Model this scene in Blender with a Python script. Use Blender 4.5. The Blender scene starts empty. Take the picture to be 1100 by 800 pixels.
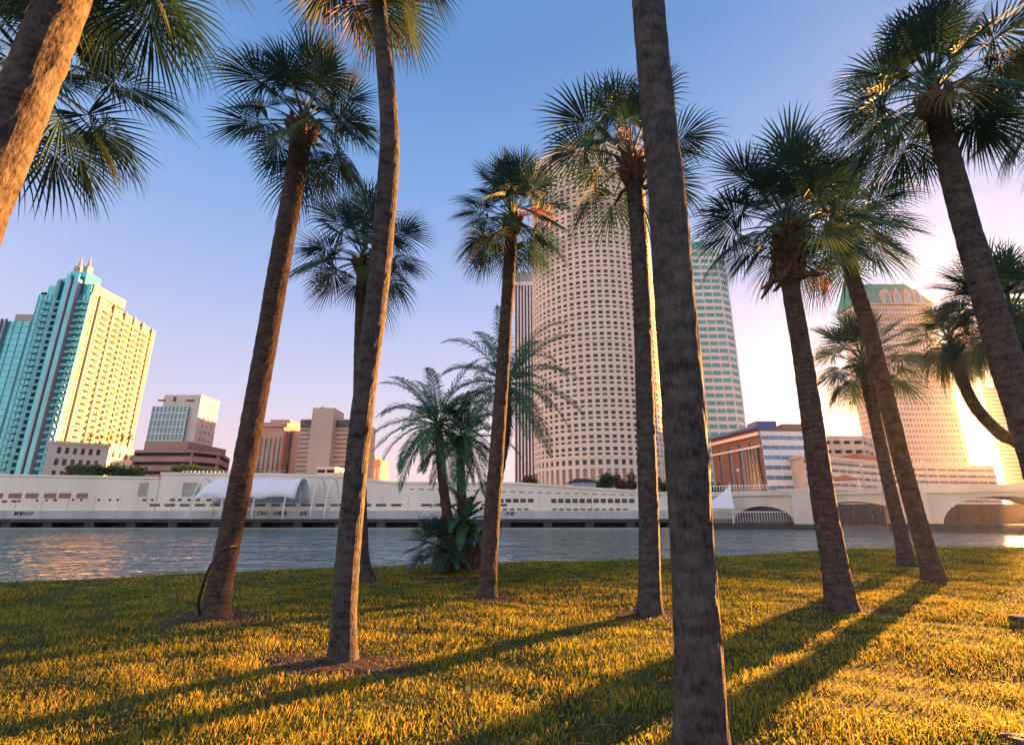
import bpy, math, random
import numpy as np
from mathutils import Vector, noise as mnoise
PI = math.pi
R_ = math.radians
S = bpy.context.scene
C = S.collection
random.seed(7)

# ------------------------------------------------------------------ camera
PITCH = R_(15.7); CP = math.cos(PITCH); SP = math.sin(PITCH); CH = 1.5; FL = 534.0
cam = bpy.data.cameras.new('camera'); cam.lens = FL/1100*36; cam.sensor_width = 36
cam.clip_start = 0.1; cam.clip_end = 9000
camo = bpy.data.objects.new('camera', cam); C.objects.link(camo)
camo.location = (0, 0, CH); camo.rotation_euler = (PI/2+PITCH, 0, 0)
S.camera = camo

# ------------------------------------------------------------------ light
SUN_EL = R_(4.4); SUN_AZ = R_(43.7)              # azimuth from +Y towards +X
SUNV = Vector((math.sin(SUN_AZ)*math.cos(SUN_EL), math.cos(SUN_AZ)*math.cos(SUN_EL), math.sin(SUN_EL)))
sl = bpy.data.lights.new('sun', 'SUN'); sl.energy = 5.0; sl.angle = R_(0.55); sl.color = (1.0, 0.40, 0.085)
so = bpy.data.objects.new('sun', sl); C.objects.link(so)
so.rotation_euler = SUNV.to_track_quat('Z', 'Y').to_euler()

W = bpy.data.worlds.new('World'); S.world = W; W.use_nodes = True
wn = W.node_tree; wn.nodes.clear()
def wnode(t, **k):
    n = wn.nodes.new(t)
    for a, b in k.items(): setattr(n, a, b)
    return n
def wmath(op, a, b=None, clamp=False):
    n = wnode('ShaderNodeMath', operation=op, use_clamp=clamp)
    for i, v in enumerate((a, b)):
        if v is None: continue
        if isinstance(v, (int, float)): n.inputs[i].default_value = v
        else: wn.links.new(v, n.inputs[i])
    return n.outputs[0]
def wscale(col, fac):
    n = wnode('ShaderNodeVectorMath', operation='SCALE')
    if isinstance(col, tuple): n.inputs[0].default_value = col
    else: wn.links.new(col, n.inputs[0])
    if isinstance(fac, (int, float)): n.inputs['Scale'].default_value = fac
    else: wn.links.new(fac, n.inputs['Scale'])
    return n.outputs[0]
def wadd(a, b):
    n = wnode('ShaderNodeVectorMath', operation='ADD'); wn.links.new(a, n.inputs[0]); wn.links.new(b, n.inputs[1]); return n.outputs[0]
tc = wnode('ShaderNodeTexCoord')
sky = wnode('ShaderNodeTexSky', sky_type='NISHITA', sun_disc=False, sun_elevation=SUN_EL, sun_rotation=SUN_AZ)
sky.dust_density = 1.5; sky.air_density = 1.0
sep = wnode('ShaderNodeSeparateXYZ'); wn.links.new(tc.outputs['Generated'], sep.inputs[0])
ramp = wnode('ShaderNodeValToRGB'); wn.links.new(sep.outputs['Z'], ramp.inputs[0])
cr = ramp.color_ramp; cr.elements[0].position = 0.0; cr.elements[0].color = (0.72, 0.52, 0.52, 1)
cr.elements[1].position = 1.0; cr.elements[1].color = (0.10, 0.23, 0.48, 1)
for p, c in ((0.10, (0.66, 0.53, 0.60, 1)), (0.22, (0.50, 0.50, 0.68, 1)), (0.38, (0.33, 0.41, 0.68, 1)), (0.58, (0.165, 0.31, 0.60, 1)), (0.75, (0.10, 0.23, 0.50, 1))):
    e = cr.elements.new(p); e.color = c
dot = wnode('ShaderNodeVectorMath', operation='DOT_PRODUCT'); wn.links.new(tc.outputs['Generated'], dot.inputs[0]); dot.inputs[1].default_value = SUNV
d01 = wmath('MAXIMUM', dot.outputs['Value'], 0.0)
g1 = wscale((0.26, 0.17, 0.12), wmath('POWER', d01, 7.0))
g3 = wscale((3.0, 1.6, 0.4), wmath('POWER', d01, 1500.0))
disc = wmath('MULTIPLY', wmath('SUBTRACT', dot.outputs['Value'], math.cos(R_(1.35)), True), 1/(math.cos(R_(1.0))-math.cos(R_(1.35))), True)
g4 = wscale((60.0, 42.0, 20.0), disc)
m60 = wmath('MULTIPLY', wmath('POWER', d01, 130.0), 0.92)
base = wadd(wscale(wadd(wscale(ramp.outputs[0], 0.95), g1), wmath('SUBTRACT', 1.0, m60)), wscale((1.05, 0.56, 0.19), m60))
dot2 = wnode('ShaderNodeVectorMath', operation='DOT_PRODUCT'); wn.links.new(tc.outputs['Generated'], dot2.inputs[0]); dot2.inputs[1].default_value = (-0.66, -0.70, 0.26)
g5 = wscale((0.66, 0.52, 0.36), wmath('POWER', wmath('MAXIMUM', dot2.outputs['Value'], 0.0), 1.6))     # warm fill glow added opposite the sun, out of view, for shaded fronts
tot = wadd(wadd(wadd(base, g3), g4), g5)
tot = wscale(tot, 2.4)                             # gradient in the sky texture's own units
tot = wadd(tot, wscale(sky.outputs[0], 0.03))
bg = wnode('ShaderNodeBackground'); wn.links.new(tot, bg.inputs[0]); bg.inputs[1].default_value = 0.05
wo = wnode('ShaderNodeOutputWorld'); wn.links.new(bg.outputs[0], wo.inputs[0])
vs = S.view_settings; vs.view_transform = 'Standard'; vs.look = 'None'; vs.gamma = 1; vs.exposure = 3.5
S.display_settings.display_device = 'sRGB'
S.render.engine = 'CYCLES'

# ------------------------------------------------------------------ helpers
def ray(px, py):
    x = (px-550)/FL; y = (400-py)/FL
    return x, CP-y*SP, SP+y*CP
def at(px, py, Y):
    d = ray(px, py); t = Y/d[1]
    return Vector((t*d[0], Y, CH+t*d[2]))
def XR(px, py=480):                      # X/Y ratio of a pixel
    d = ray(px, py); return d[0]/d[1]
def ZR(py):
    d = ray(0, py); return d[2]/d[1]
def camd(p): return p[1]*CP+(p[2]-CH)*SP

BX = [-200, -80, -30, -14.3, -5.3, 7.1, 10, 17, 23.6, 33, 60, 120, 300]
BY = [-40, -8, 8, 15, 20.4, 23.6, 25.6, 29.4, 32, 33.7, 38, 45, 60]
def bank_y(x): return np.interp(x, BX, BY)
def gz(x, y):
    x = np.asarray(x, float); y = np.asarray(y, float)
    z = -0.025*np.clip(y, -5, 14) - 0.01*np.clip(y-14, 0, 30)
    z = z + 0.035*np.sin(x*0.55+1)*np.sin(y*0.43) + 0.02*np.sin(x*1.3+y*0.9)
    t = np.clip((bank_y(x)-y)/1.2, 0, 1)
    return z - 0.12*(1-t)**2
def ghit(px, py):
    d = ray(px, py); Y = 2.0
    while Y < 200:
        p = at(px, py, Y)
        if p.z <= float(gz(p.x, p.y)): return p
        Y += 0.02
    return at(px, py, 20)

class MB:
    def __init__(s): s.v = []; s.f = []
    def poly(s, *pts):
        n = len(s.v); s.v += [tuple(p) for p in pts]; s.f.append(tuple(range(n, n+len(pts)))); return s
    def box(s, a, b):
        x0, y0, z0 = a; x1, y1, z1 = b
        n = len(s.v)
        s.v += [(x0,y0,z0),(x1,y0,z0),(x1,y1,z0),(x0,y1,z0),(x0,y0,z1),(x1,y0,z1),(x1,y1,z1),(x0,y1,z1)]
        s.f += [tuple(n+i for i in q) for q in ((0,3,2,1),(4,5,6,7),(0,1,5,4),(1,2,6,5),(2,3,7,6),(3,0,4,7))]; return s
    def obox(s, p0, p1, w, z0, z1, off=0.0):
        """a box along p0->p1 (xy), from outer offset `off` to off+w on the outward (right-hand) side"""
        dx, dy = p1[0]-p0[0], p1[1]-p0[1]; L = math.hypot(dx, dy); nx, ny = dy/L, -dx/L
        q = [(p0[0]+nx*off, p0[1]+ny*off), (p1[0]+nx*off, p1[1]+ny*off), (p1[0]+nx*(off+w), p1[1]+ny*(off+w)), (p0[0]+nx*(off+w), p0[1]+ny*(off+w))]
        return s.prism(q, z0, z1)
    def prism(s, pts, z0, z1):
        n = len(s.v); k = len(pts)
        s.v += [(p[0], p[1], z0) for p in pts]+[(p[0], p[1], z1) for p in pts]
        s.f.append(tuple(reversed(range(n, n+k)))); s.f.append(tuple(range(n+k, n+2*k)))
        for i in range(k):
            j = (i+1) % k; s.f.append((n+i, n+j, n+k+j, n+k+i))
        return s
    def tube(s, pts, rad, seg=8, cap=True, rj=None):
        pts = [Vector(p) for p in pts]; n0 = len(s.v); m = len(pts)
        ref = Vector((0.31, 0.95, 0.05)).normalized()
        for i, p in enumerate(pts):
            t = (pts[min(i+1, m-1)]-pts[max(i-1, 0)]).normalized()
            a = t.cross(ref)
            if a.length < 1e-3: a = t.cross(Vector((1, 0, 0)))
            a.normalize(); b = t.cross(a).normalized()
            r = rad[i] if hasattr(rad, '__len__') else rad
            for k in range(seg):
                an = 2*PI*k/seg; rr = r*(rj(i, k, p) if rj else 1)
                s.v.append(tuple(p+(a*math.cos(an)+b*math.sin(an))*rr))
        for i in range(m-1):
            for k in range(seg):
                k2 = (k+1) % seg
                s.f.append((n0+i*seg+k, n0+i*seg+k2, n0+(i+1)*seg+k2, n0+(i+1)*seg+k))
        if cap:
            s.f.append(tuple(n0+k for k in reversed(range(seg)))); s.f.append(tuple(n0+(m-1)*seg+k for k in range(seg)))
        return s
    def build(s, name, mat, parent=None, org=None, smooth=False):
        if parent is not None: org = parent['_o'] if '_o' in parent else (0, 0, 0)
        if org is None:
            a = np.array(s.v); org = (float(a[:,0].mean()), float(a[:,1].mean()), float(a[:,2].min()))
        org = tuple(org)
        me = bpy.data.meshes.new(name)
        a = np.array(s.v, float)-np.array(org, float)
        me.from_pydata(a.tolist(), [], s.f); me.materials.append(mat)
        if smooth: me.polygons.foreach_set('use_smooth', [True]*len(me.polygons))
        me.update()
        o = bpy.data.objects.new(name, me); C.objects.link(o)
        if parent is not None: o.parent = parent
        else: o.location = org
        o['_o'] = org
        return o
def thing(name, loc, label, cat, group=None):
    o = bpy.data.objects.new(name, None); C.objects.link(o); o.location = loc; o['_o'] = tuple(loc)
    o.empty_display_size = 0.3
    return tag(o, label, cat, group)
def tag(o, label, cat, group=None):
    o['label'] = label; o['category'] = cat
    if group: o['group'] = group
    return o
def struct(o, kind='structure', label=None):
    o['kind'] = kind
    if label: o['label'] = label
    return o
def dup(root, loc, label=None):
    r = root.copy(); C.objects.link(r); r.location = loc; r['_o'] = tuple(loc)
    if label: r['label'] = label
    for ch in list(root.children):
        c = ch.copy(); C.objects.link(c); c.parent = r
        for g in list(ch.children):
            d = g.copy(); C.objects.link(d); d.parent = c
    return r

# ------------------------------------------------------------------ materials
def mat(name, col, rough=0.8, var=0.15, scale=1.0, bump=0.0, bscale=None, spec=0.3, metal=0.0, stretch=None, col2=None, coat=0.0):
    m = bpy.data.materials.new(name); m.use_nodes = True; nt = m.node_tree
    b = nt.nodes['Principled BSDF']; b.inputs['Roughness'].default_value = rough
    b.inputs['Specular IOR Level'].default_value = spec; b.inputs['Metallic'].default_value = metal
    b.inputs['Coat Weight'].default_value = coat
    t = nt.nodes.new('ShaderNodeTexCoord'); mp = nt.nodes.new('ShaderNodeMapping'); nt.links.new(t.outputs['Object'], mp.inputs[0])
    if stretch: mp.inputs['Scale'].default_value = stretch
    n = nt.nodes.new('ShaderNodeTexNoise'); n.inputs['Scale'].default_value = scale; n.inputs['Detail'].default_value = 5; nt.links.new(mp.outputs[0], n.inputs['Vector'])
    rp = nt.nodes.new('ShaderNodeValToRGB'); nt.links.new(n.outputs['Fac'], rp.inputs[0])
    rp.color_ramp.elements[0].position = 0.3; rp.color_ramp.elements[1].position = 0.7
    c2 = col2 or tuple(min(1, c*(1+var)) for c in col); c1 = tuple(c*(1-var) for c in col)
    rp.color_ramp.elements[0].color = (*c1, 1); rp.color_ramp.elements[1].color = (*c2, 1)
    nt.links.new(rp.outputs[0], b.inputs['Base Color'])
    if bump:
        n2 = nt.nodes.new('ShaderNodeTexNoise'); n2.inputs['Scale'].default_value = bscale or scale*4; n2.inputs['Detail'].default_value = 6
        nt.links.new(mp.outputs[0], n2.inputs['Vector'])
        bp = nt.nodes.new('ShaderNodeBump'); bp.inputs['Strength'].default_value = bump; bp.inputs['Distance'].default_value = 0.05
        nt.links.new(n2.outputs['Fac'], bp.inputs['Height']); nt.links.new(bp.outputs[0], b.inputs['Normal'])
    return m
def leafmat(name, c1, c2, trans=0.35, rough=0.6, attr=True, scale=3.0):
    m = bpy.data.materials.new(name); m.use_nodes = True; nt = m.node_tree
    b = nt.nodes['Principled BSDF']; b.inputs['Roughness'].default_value = rough; b.inputs['Specular IOR Level'].default_value = 0.2
    out = nt.nodes['Material Output']
    n = nt.nodes.new('ShaderNodeAttribute'); n.attribute_name = 'rnd'
    rp = nt.nodes.new('ShaderNodeValToRGB'); nt.links.new(n.outputs['Fac'], rp.inputs[0])
    if isinstance(c2, list):
        rp.color_ramp.elements[0].color = (*c1, 1); rp.color_ramp.elements[1].color = (*c2[-1][1], 1); rp.color_ramp.elements[1].position = c2[-1][0]
        for p, c in c2[:-1]:
            e = rp.color_ramp.elements.new(p); e.color = (*c, 1)
    else:
        rp.color_ramp.elements[0].color = (*c1, 1); rp.color_ramp.elements[1].color = (*c2, 1)
    nt.links.new(rp.outputs[0], b.inputs['Base Color'])
    tr = nt.nodes.new('ShaderNodeBsdfTranslucent'); nt.links.new(rp.outputs[0], tr.inputs[0])
    mx = nt.nodes.new('ShaderNodeMixShader'); mx.inputs[0].default_value = trans
    nt.links.new(b.outputs[0], mx.inputs[1]); nt.links.new(tr.outputs[0], mx.inputs[2]); nt.links.new(mx.outputs[0], out.inputs[0])
    return m
def barkmat(name, c1, c2, ring=9.0):
    m = bpy.data.materials.new(name); m.use_nodes = True; nt = m.node_tree; L = nt.links.new
    b = nt.nodes['Principled BSDF']; b.inputs['Roughness'].default_value = 0.85; b.inputs['Specular IOR Level'].default_value = 0.15
    t = nt.nodes.new('ShaderNodeTexCoord')
    n1 = nt.nodes.new('ShaderNodeTexNoise'); n1.inputs['Scale'].default_value = 5; n1.inputs['Detail'].default_value = 8; n1.inputs['Roughness'].default_value = 0.7; L(t.outputs['Object'], n1.inputs['Vector'])
    mp = nt.nodes.new('ShaderNodeMapping'); mp.inputs['Scale'].default_value = (30, 30, 9); L(t.outputs['Object'], mp.inputs[0])
    n2 = nt.nodes.new('ShaderNodeTexNoise'); n2.inputs['Scale'].default_value = 1.6; n2.inputs['Detail'].default_value = 5; L(mp.outputs[0], n2.inputs['Vector'])
    w = nt.nodes.new('ShaderNodeTexWave'); w.bands_direction = 'Z'; w.inputs['Scale'].default_value = ring/3.2; w.inputs['Distortion'].default_value = 14.0; w.inputs['Detail'].default_value = 6; w.inputs['Detail Scale'].default_value = 0.9; w.inputs['Detail Roughness'].default_value = 0.7
    L(t.outputs['Object'], w.inputs['Vector'])
    a = nt.nodes.new('ShaderNodeMath'); a.operation = 'ADD'; L(n1.outputs['Fac'], a.inputs[0])
    s = nt.nodes.new('ShaderNodeMath'); s.operation = 'MULTIPLY'; s.inputs[1].default_value = 0.10; L(w.outputs['Fac'], s.inputs[0]); L(s.outputs[0], a.inputs[1])
    a2 = nt.nodes.new('ShaderNodeMath'); a2.operation = 'MULTIPLY_ADD'; a2.inputs[1].default_value = 0.5; L(n2.outputs['Fac'], a2.inputs[0]); L(a.outputs[0], a2.inputs[2])
    rp = nt.nodes.new('ShaderNodeValToRGB'); L(a2.outputs[0], rp.inputs[0]); rp.color_ramp.elements[0].position = 0.58; rp.color_ramp.elements[1].position = 0.98
    rp.color_ramp.elements[0].color = (*c1, 1); rp.color_ramp.elements[1].color = (*c2, 1)
    L(rp.outputs[0], b.inputs['Base Color'])
    bp = nt.nodes.new('ShaderNodeBump'); bp.inputs['Strength'].default_value = 0.9; bp.inputs['Distance'].default_value = 0.035
    L(a2.outputs[0], bp.inputs['Height']); L(bp.outputs[0], b.inputs['Normal'])
    return m

M = {}
M['bark'] = barkmat('palm_bark', (0.016, 0.016, 0.019), (0.105, 0.088, 0.082))
M['bark_grey'] = barkmat('palm_bark_grey', (0.014, 0.016, 0.021), (0.10, 0.092, 0.09), 6.5)
M['bark_warm'] = barkmat('palm_bark_warm', (0.02, 0.017, 0.017), (0.12, 0.09, 0.076), 12)
M['bark2'] = barkmat('date_bark', (0.04, 0.03, 0.03), (0.16, 0.11, 0.09))
M['boot'] = mat('leaf_base', (0.14, 0.10, 0.075), 0.8, 0.5, 9, 0.5)
M['frond'] = leafmat('fan_frond', (0.022, 0.065, 0.068), [(0.5, (0.038, 0.10, 0.085)), (0.85, (0.09, 0.14, 0.05)), (1.0, (0.30, 0.17, 0.06))], 0.18)
M['date'] = leafmat('feather_frond', (0.05, 0.16, 0.10), [(0.8, (0.11, 0.28, 0.15)), (1.0, (0.14, 0.18, 0.06))], 0.3)
M['dead'] = leafmat('dry_frond', (0.35, 0.17, 0.08), (0.45, 0.22, 0.10), 0.35)
M['tree'] = leafmat('tree_leaf', (0.02, 0.06, 0.035), (0.06, 0.13, 0.05), 0.25)
M['redtree'] = leafmat('red_leaf', (0.05, 0.05, 0.035), (0.20, 0.08, 0.05), 0.25)
M['grass'] = leafmat('grass_blade', (0.05, 0.11, 0.015), [(0.40, (0.20, 0.23, 0.02)), (0.75, (0.44, 0.36, 0.03)), (1.0, (0.60, 0.42, 0.10))], 0.5, 0.6)
M['soil'] = mat('lawn_soil', (0.045, 0.055, 0.02), 0.95, 0.5, 3, 0.8, 20, 0.1)
M['dirt'] = mat('sandy_dirt', (0.065, 0.048, 0.042), 0.95, 0.45, 6, 1.0, 18, 0.1)
M['cream'] = mat('cream_wall', (0.62, 0.55, 0.47), 0.75, 0.08, 0.15, 0.1, 2)
M['wall'] = mat('quay_wall', (0.84, 0.76, 0.62), 0.8, 0.12, 0.10, 0.2, 1.5, stretch=(1, 1, 0.25))
M['wallgrey'] = mat('quay_panel', (0.50, 0.52, 0.52), 0.8, 0.18, 0.3, 0.2, 2, stretch=(1, 1, 0.2))
M['darkconc'] = mat('wet_concrete_and_shade', (0.055, 0.06, 0.06), 0.7, 0.4, 0.8, 0.4, 3)
M['conc'] = mat('concrete', (0.42, 0.38, 0.34), 0.85, 0.15, 0.4, 0.2, 3)
M['tower'] = mat('pink_concrete', (0.78, 0.63, 0.49), 0.8, 0.06, 0.08, 0.1, 1)
M['darkglass'] = mat('dark_glass', (0.03, 0.035, 0.045), 0.2, 0.5, 0.6, spec=0.35, col2=(0.12, 0.10, 0.095))
M['warmglass'] = mat('lobby_glass', (0.42, 0.27, 0.17), 0.2, 0.3, 0.4, spec=0.6)
M['tealglass'] = mat('teal_glass', (0.06, 0.42, 0.50), 0.13, 0.22, 0.12, spec=1.0, metal=0.35)
M['tealdark'] = mat('teal_glass_dark', (0.02, 0.22, 0.26), 0.12, 0.3, 0.3, spec=1.0, metal=0.3)
M['greenglass'] = mat('green_glass', (0.07, 0.24, 0.25), 0.15, 0.3, 0.2, spec=0.9, metal=0.2)
M['palegreen'] = mat('pale_green_glass', (0.06, 0.36, 0.38), 0.3, 0.2, 0.2, spec=0.4)
M['blueglass'] = mat('blue_glass', (0.12, 0.28, 0.42), 0.15, 0.3, 0.3, spec=0.9, metal=0.2)
M['greyglass'] = mat('silver_glass', (0.55, 0.50, 0.48), 0.2, 0.3, 0.3, spec=0.8, metal=0.3)
M['slate'] = mat('slate_glass', (0.20, 0.20, 0.22), 0.25, 0.3, 0.3, spec=0.4)
M['tower14'] = mat('grey_stone_wall', (0.42, 0.40, 0.41), 0.8, 0.06, 0.1)
M['paleblue'] = mat('pale_blue_stone', (0.58, 0.63, 0.64), 0.7, 0.06, 0.2)
M['gold'] = mat('warm_cream', (0.36, 0.33, 0.28), 0.6, 0.08, 0.2)
M['white'] = mat('white_paint', (0.78, 0.77, 0.76), 0.6, 0.06, 0.3)
M['membrane'] = mat('canopy_fabric', (0.80, 0.80, 0.84), 0.6, 0.04, 0.5)
M['brick'] = mat('brick_wall', (0.23, 0.125, 0.10), 0.85, 0.2, 1.2, 0.2, 6)
M['brown'] = mat('brown_concrete', (0.33, 0.22, 0.18), 0.85, 0.15, 0.2, 0.1, 2)
M['pink'] = mat('pink_stone', (0.46, 0.30, 0.24), 0.8, 0.12, 0.1)
M['beige'] = mat('beige_slab', (0.46, 0.40, 0.33), 0.8, 0.08, 0.1)
M['greenroof'] = mat('green_metal_roof', (0.07, 0.26, 0.21), 0.5, 0.15, 0.2, metal=0.2)
M['blueroof'] = mat('blue_metal', (0.05, 0.13, 0.34), 0.5, 0.15, 0.3)
M['redglass'] = mat('red_window', (0.30, 0.13, 0.13), 0.3, 0.2, 1)
M['black'] = mat('black_rubber_and_shade', (0.02, 0.02, 0.025), 0.5, 0.3, 4)
M['stone'] = mat('grey_stone', (0.09, 0.08, 0.08), 0.9, 0.3, 5, 0.6)
M['redtile'] = mat('red_tile', (0.42, 0.14, 0.08), 0.8, 0.2, 2)
M['steel'] = mat('grey_steel', (0.35, 0.36, 0.38), 0.5, 0.1, 2, metal=0.4)
M['bridge'] = mat('bridge_concrete', (0.60, 0.54, 0.46), 0.8, 0.12, 0.25, 0.2, 3, stretch=(1, 1, 0.4))

def watermat():
    m = bpy.data.materials.new('river_water'); m.use_nodes = True; nt = m.node_tree; L = nt.links.new
    b = nt.nodes['Principled BSDF']; b.inputs['Base Color'].default_value = (0.11, 0.21, 0.19, 1)
    b.inputs['Roughness'].default_value = 0.06; b.inputs['Specular IOR Level'].default_value = 0.6; b.inputs['IOR'].default_value = 1.33
    t = nt.nodes.new('ShaderNodeTexCoord'); mp = nt.nodes.new('ShaderNodeMapping'); L(t.outputs['Object'], mp.inputs[0]); mp.inputs['Scale'].default_value = (0.7, 1.3, 1)
    a = nt.nodes.new('ShaderNodeTexNoise'); a.inputs['Scale'].default_value = 0.75; a.inputs['Detail'].default_value = 2.5; a.inputs['Distortion'].default_value = 1.2; L(mp.outputs[0], a.inputs['Vector'])
    c = nt.nodes.new('ShaderNodeTexNoise'); c.inputs['Scale'].default_value = 0.12; c.inputs['Detail'].default_value = 2; L(mp.outputs[0], c.inputs['Vector'])
    s = nt.nodes.new('ShaderNodeMath'); s.operation = 'MULTIPLY_ADD'; s.inputs[1].default_value = 2.0; L(c.outputs['Fac'], s.inputs[0]); L(a.outputs['Fac'], s.inputs[2])
    bp = nt.nodes.new('ShaderNodeBump'); bp.inputs['Strength'].default_value = 1.0; bp.inputs['Distance'].default_value = 0.36; L(s.outputs[0], bp.inputs['Height']); L(bp.outputs[0], b.inputs['Normal'])
    return m
M['water'] = watermat()

# ------------------------------------------------------------------ ground, water
WZ = -1.7
xs = np.concatenate([np.linspace(-200, -30, 30), np.linspace(-29, 45, 149), np.linspace(47, 300, 60)])
tt = np.concatenate([np.linspace(0, 0.7, 60), np.linspace(0.71, 1, 30)])
mb = MB()
for x in xs:
    by = float(bank_y(x)); y0 = -90.0
    for t in tt:
        y = y0+(by-y0)*t; mb.v.append((x, y, float(gz(x, y))))
    mb.v.append((x, by+0.02, -3.2))
k = len(tt)+1
for i in range(len(xs)-1):
    for j in range(k-1): mb.f.append((i*k+j, (i+1)*k+j, (i+1)*k+j+1, i*k+j+1))
struct(mb.build('lawn', M['soil'], org=(0, 0, 0), smooth=True))
mb = MB(); px_ = None
for x in np.linspace(-120, 120, 121):
    y = float(bank_y(x)); z = float(gz(x, y))
    if px_ is not None:
        x0, y0, z0 = px_
        mb.poly((x0, y0, z0+.03), (x, y, z+.03), (x, y+.28, z+.03), (x0, y0+.28, z0+.03)); mb.poly((x0, y0+.28, z0+.03), (x, y+.28, z+.03), (x, y+.28, -2.5), (x0, y0+.28, -2.5))
    px_ = (x, y, z)
tag(mb.build('seawall', M['darkconc'], org=(0, 20, -2)), 'low dark concrete seawall along the lawn edge above the water', 'seawall')
mb = MB(); mb.poly((-900, -300, WZ), (900, -300, WZ), (900, 160, WZ), (-900, 160, WZ)); struct(mb.build('river_water', M['water'], org=(0, 0, WZ)))
mb = MB(); mb.poly((-990, -305, -4.5), (990, -305, -4.5), (990, 990, -4.5), (-990, 990, -4.5)); struct(mb.build('riverbed', M['darkconc'], org=(0, 0, -4.5)))
mb = MB(); em = [(-990, 112), (52, 112), (60, 134), (990, 156)]
mb.poly(*[(x, y, 3.6) for x, y in em], (990, 990, 3.6), (-990, 990, 3.6))
eb = MB()
for (a, b) in zip(em, em[1:]): eb.poly((*a, -4.4), (*b, -4.4), (*b, 3.59), (*a, 3.59))
struct(eb.build('embankment', M['darkconc'], org=(0, 112, 0)))  # dark colour paints in the shade seen through the bridge arches
struct(mb.build('city_ground', M['conc'], org=(0, 112, 3.6)))

# ------------------------------------------------------------------ facades
def emit(wins, parent, m, name='window', limit=100, stuffname=None):
    def score(q):
        c = sum((Vector(p) for p in q), Vector())/len(q); a = (Vector(q[1])-Vector(q[0])).length*(Vector(q[2])-Vector(q[1])).length
        n = (Vector(q[1])-Vector(q[0])).cross(Vector(q[3])-Vector(q[0])); v = Vector((0, 0, CH))-c
        f = max(0.0, n.normalized().dot(v.normalized())) if n.length > 0 else 0
        return a*(f+0.001)/v.length_squared
    wins = sorted(wins, key=score, reverse=True)
    for q in wins[:limit]: MB().poly(*q).build(name, m, parent)
    if wins[limit:]:
        mb = MB()
        for q in wins[limit:]: mb.poly(*q)
        o = mb.build(stuffname or name, m, parent); o['kind'] = 'stuff'
def grid(wall, pos, Lu, Lv, nb, nf, wf=0.6, hf=0.5, depth=0.4, mu=0.0, mv=0.0, vc=0.5, wins=None, vopen=None):
    """wall mesh with real recessed openings; pos(u, v, d) maps to the world"""
    us = [0.0]; uo = []
    bw = (Lu-2*mu)/nb
    for i in range(nb):
        a = mu+bw*(i+0.5-wf/2); us += [a, a+bw*wf]; uo.append(len(us)-2)
    us.append(Lu)
    vs = [0.0]; vo = []
    fh = (Lv-2*mv)/nf
    for j in range(nf):
        for (c0, c1) in (vopen or [(vc-hf/2, vc+hf/2)]):
            a = mv+fh*(j+c0); vs += [a, mv+fh*(j+c1)]; vo.append(len(vs)-2)
    vs.append(Lv); uo = set(uo); vo = set(vo)
    for j in range(len(vs)-1):
        v0, v1 = vs[j], vs[j+1]
        if v1-v0 < 1e-6: continue
        for i in range(len(us)-1):
            u0, u1 = us[i], us[i+1]
            if u1-u0 < 1e-6: continue
            if i in uo and j in vo:
                a, b, c, d = pos(u0, v0, 0), pos(u1, v0, 0), pos(u1, v1, 0), pos(u0, v1, 0)
                e, f, g, h = pos(u0, v0, depth), pos(u1, v0, depth), pos(u1, v1, depth), pos(u0, v1, depth)
                wall.poly(a, b, f, e); wall.poly(b, c, g, f); wall.poly(c, d, h, g); wall.poly(d, a, e, h)
                if wins is not None: wins.append((e, f, g, h))
            else: wall.poly(pos(u0, v0, 0), pos(u1, v0, 0), pos(u1, v1, 0), pos(u0, v1, 0))
def ppos(p0, p1, z0):
    dx, dy = p1[0]-p0[0], p1[1]-p0[1]; L = math.hypot(dx, dy); dx /= L; dy /= L; nx, ny = dy, -dx
    return (lambda u, v, d: (p0[0]+dx*u-nx*d, p0[1]+dy*u-ny*d, z0+v)), L
def lerp2(a, b, t): return (a[0]+(b[0]-a[0])*t, a[1]+(b[1]-a[1])*t)
def roofcap(mb, pts, z): mb.poly(*[(p[0], p[1], z) for p in pts])
GZ = 3.6

# --- glass condo tower on the left
Y1 = 230; A = (XR(58)*Y1, Y1); Bc = (A[0]-7.5, 287); Lf = (-1.03*Y1, Y1)
H1 = CH+ZR(314)*Y1
t = thing('condo_tower', (A[0]-12, Y1+25, GZ), 'tall turquoise glass condominium tower with stepped crown and sunlit balcony side', 'tower')
body = MB(); wins = []
gp, gl = ppos(A, Bc, GZ)
grid(body, gp, gl, H1-GZ, 12, 32, 0.62, 0.6, 0.3, wins=wins)
bl = (Lf[0]-3, 287)
body.poly((*Bc, GZ), (*bl, GZ), (*bl, H1), (*Bc, H1)); body.poly((*bl, GZ), (*Lf, GZ), (*Lf, H1), (*bl, H1)); roofcap(body, [Lf, A, Bc, bl], H1)
body.build('wall', M['gold'], t); emit(wins, t, M['slate'])
fm = MB(); fm.obox(Lf, A, 0.5, GZ, H1-1.5, 0.0); fm.build('glass_facade', M['tealglass'], t)
mul = MB()
for j in range(33): mul.obox(Lf, A, 0.15, GZ+j*(H1-GZ-2)/33, GZ+j*(H1-GZ-2)/33+0.28, 0.5)
for i in range(13):
    p = lerp2(Lf, A, i/12); mul.obox((p[0]-.12, p[1]), (p[0]+.12, p[1]), 0.18, GZ, H1-1.5, 0.5)
mul.build('mullion_grid', M['tealdark'], t)
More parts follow.
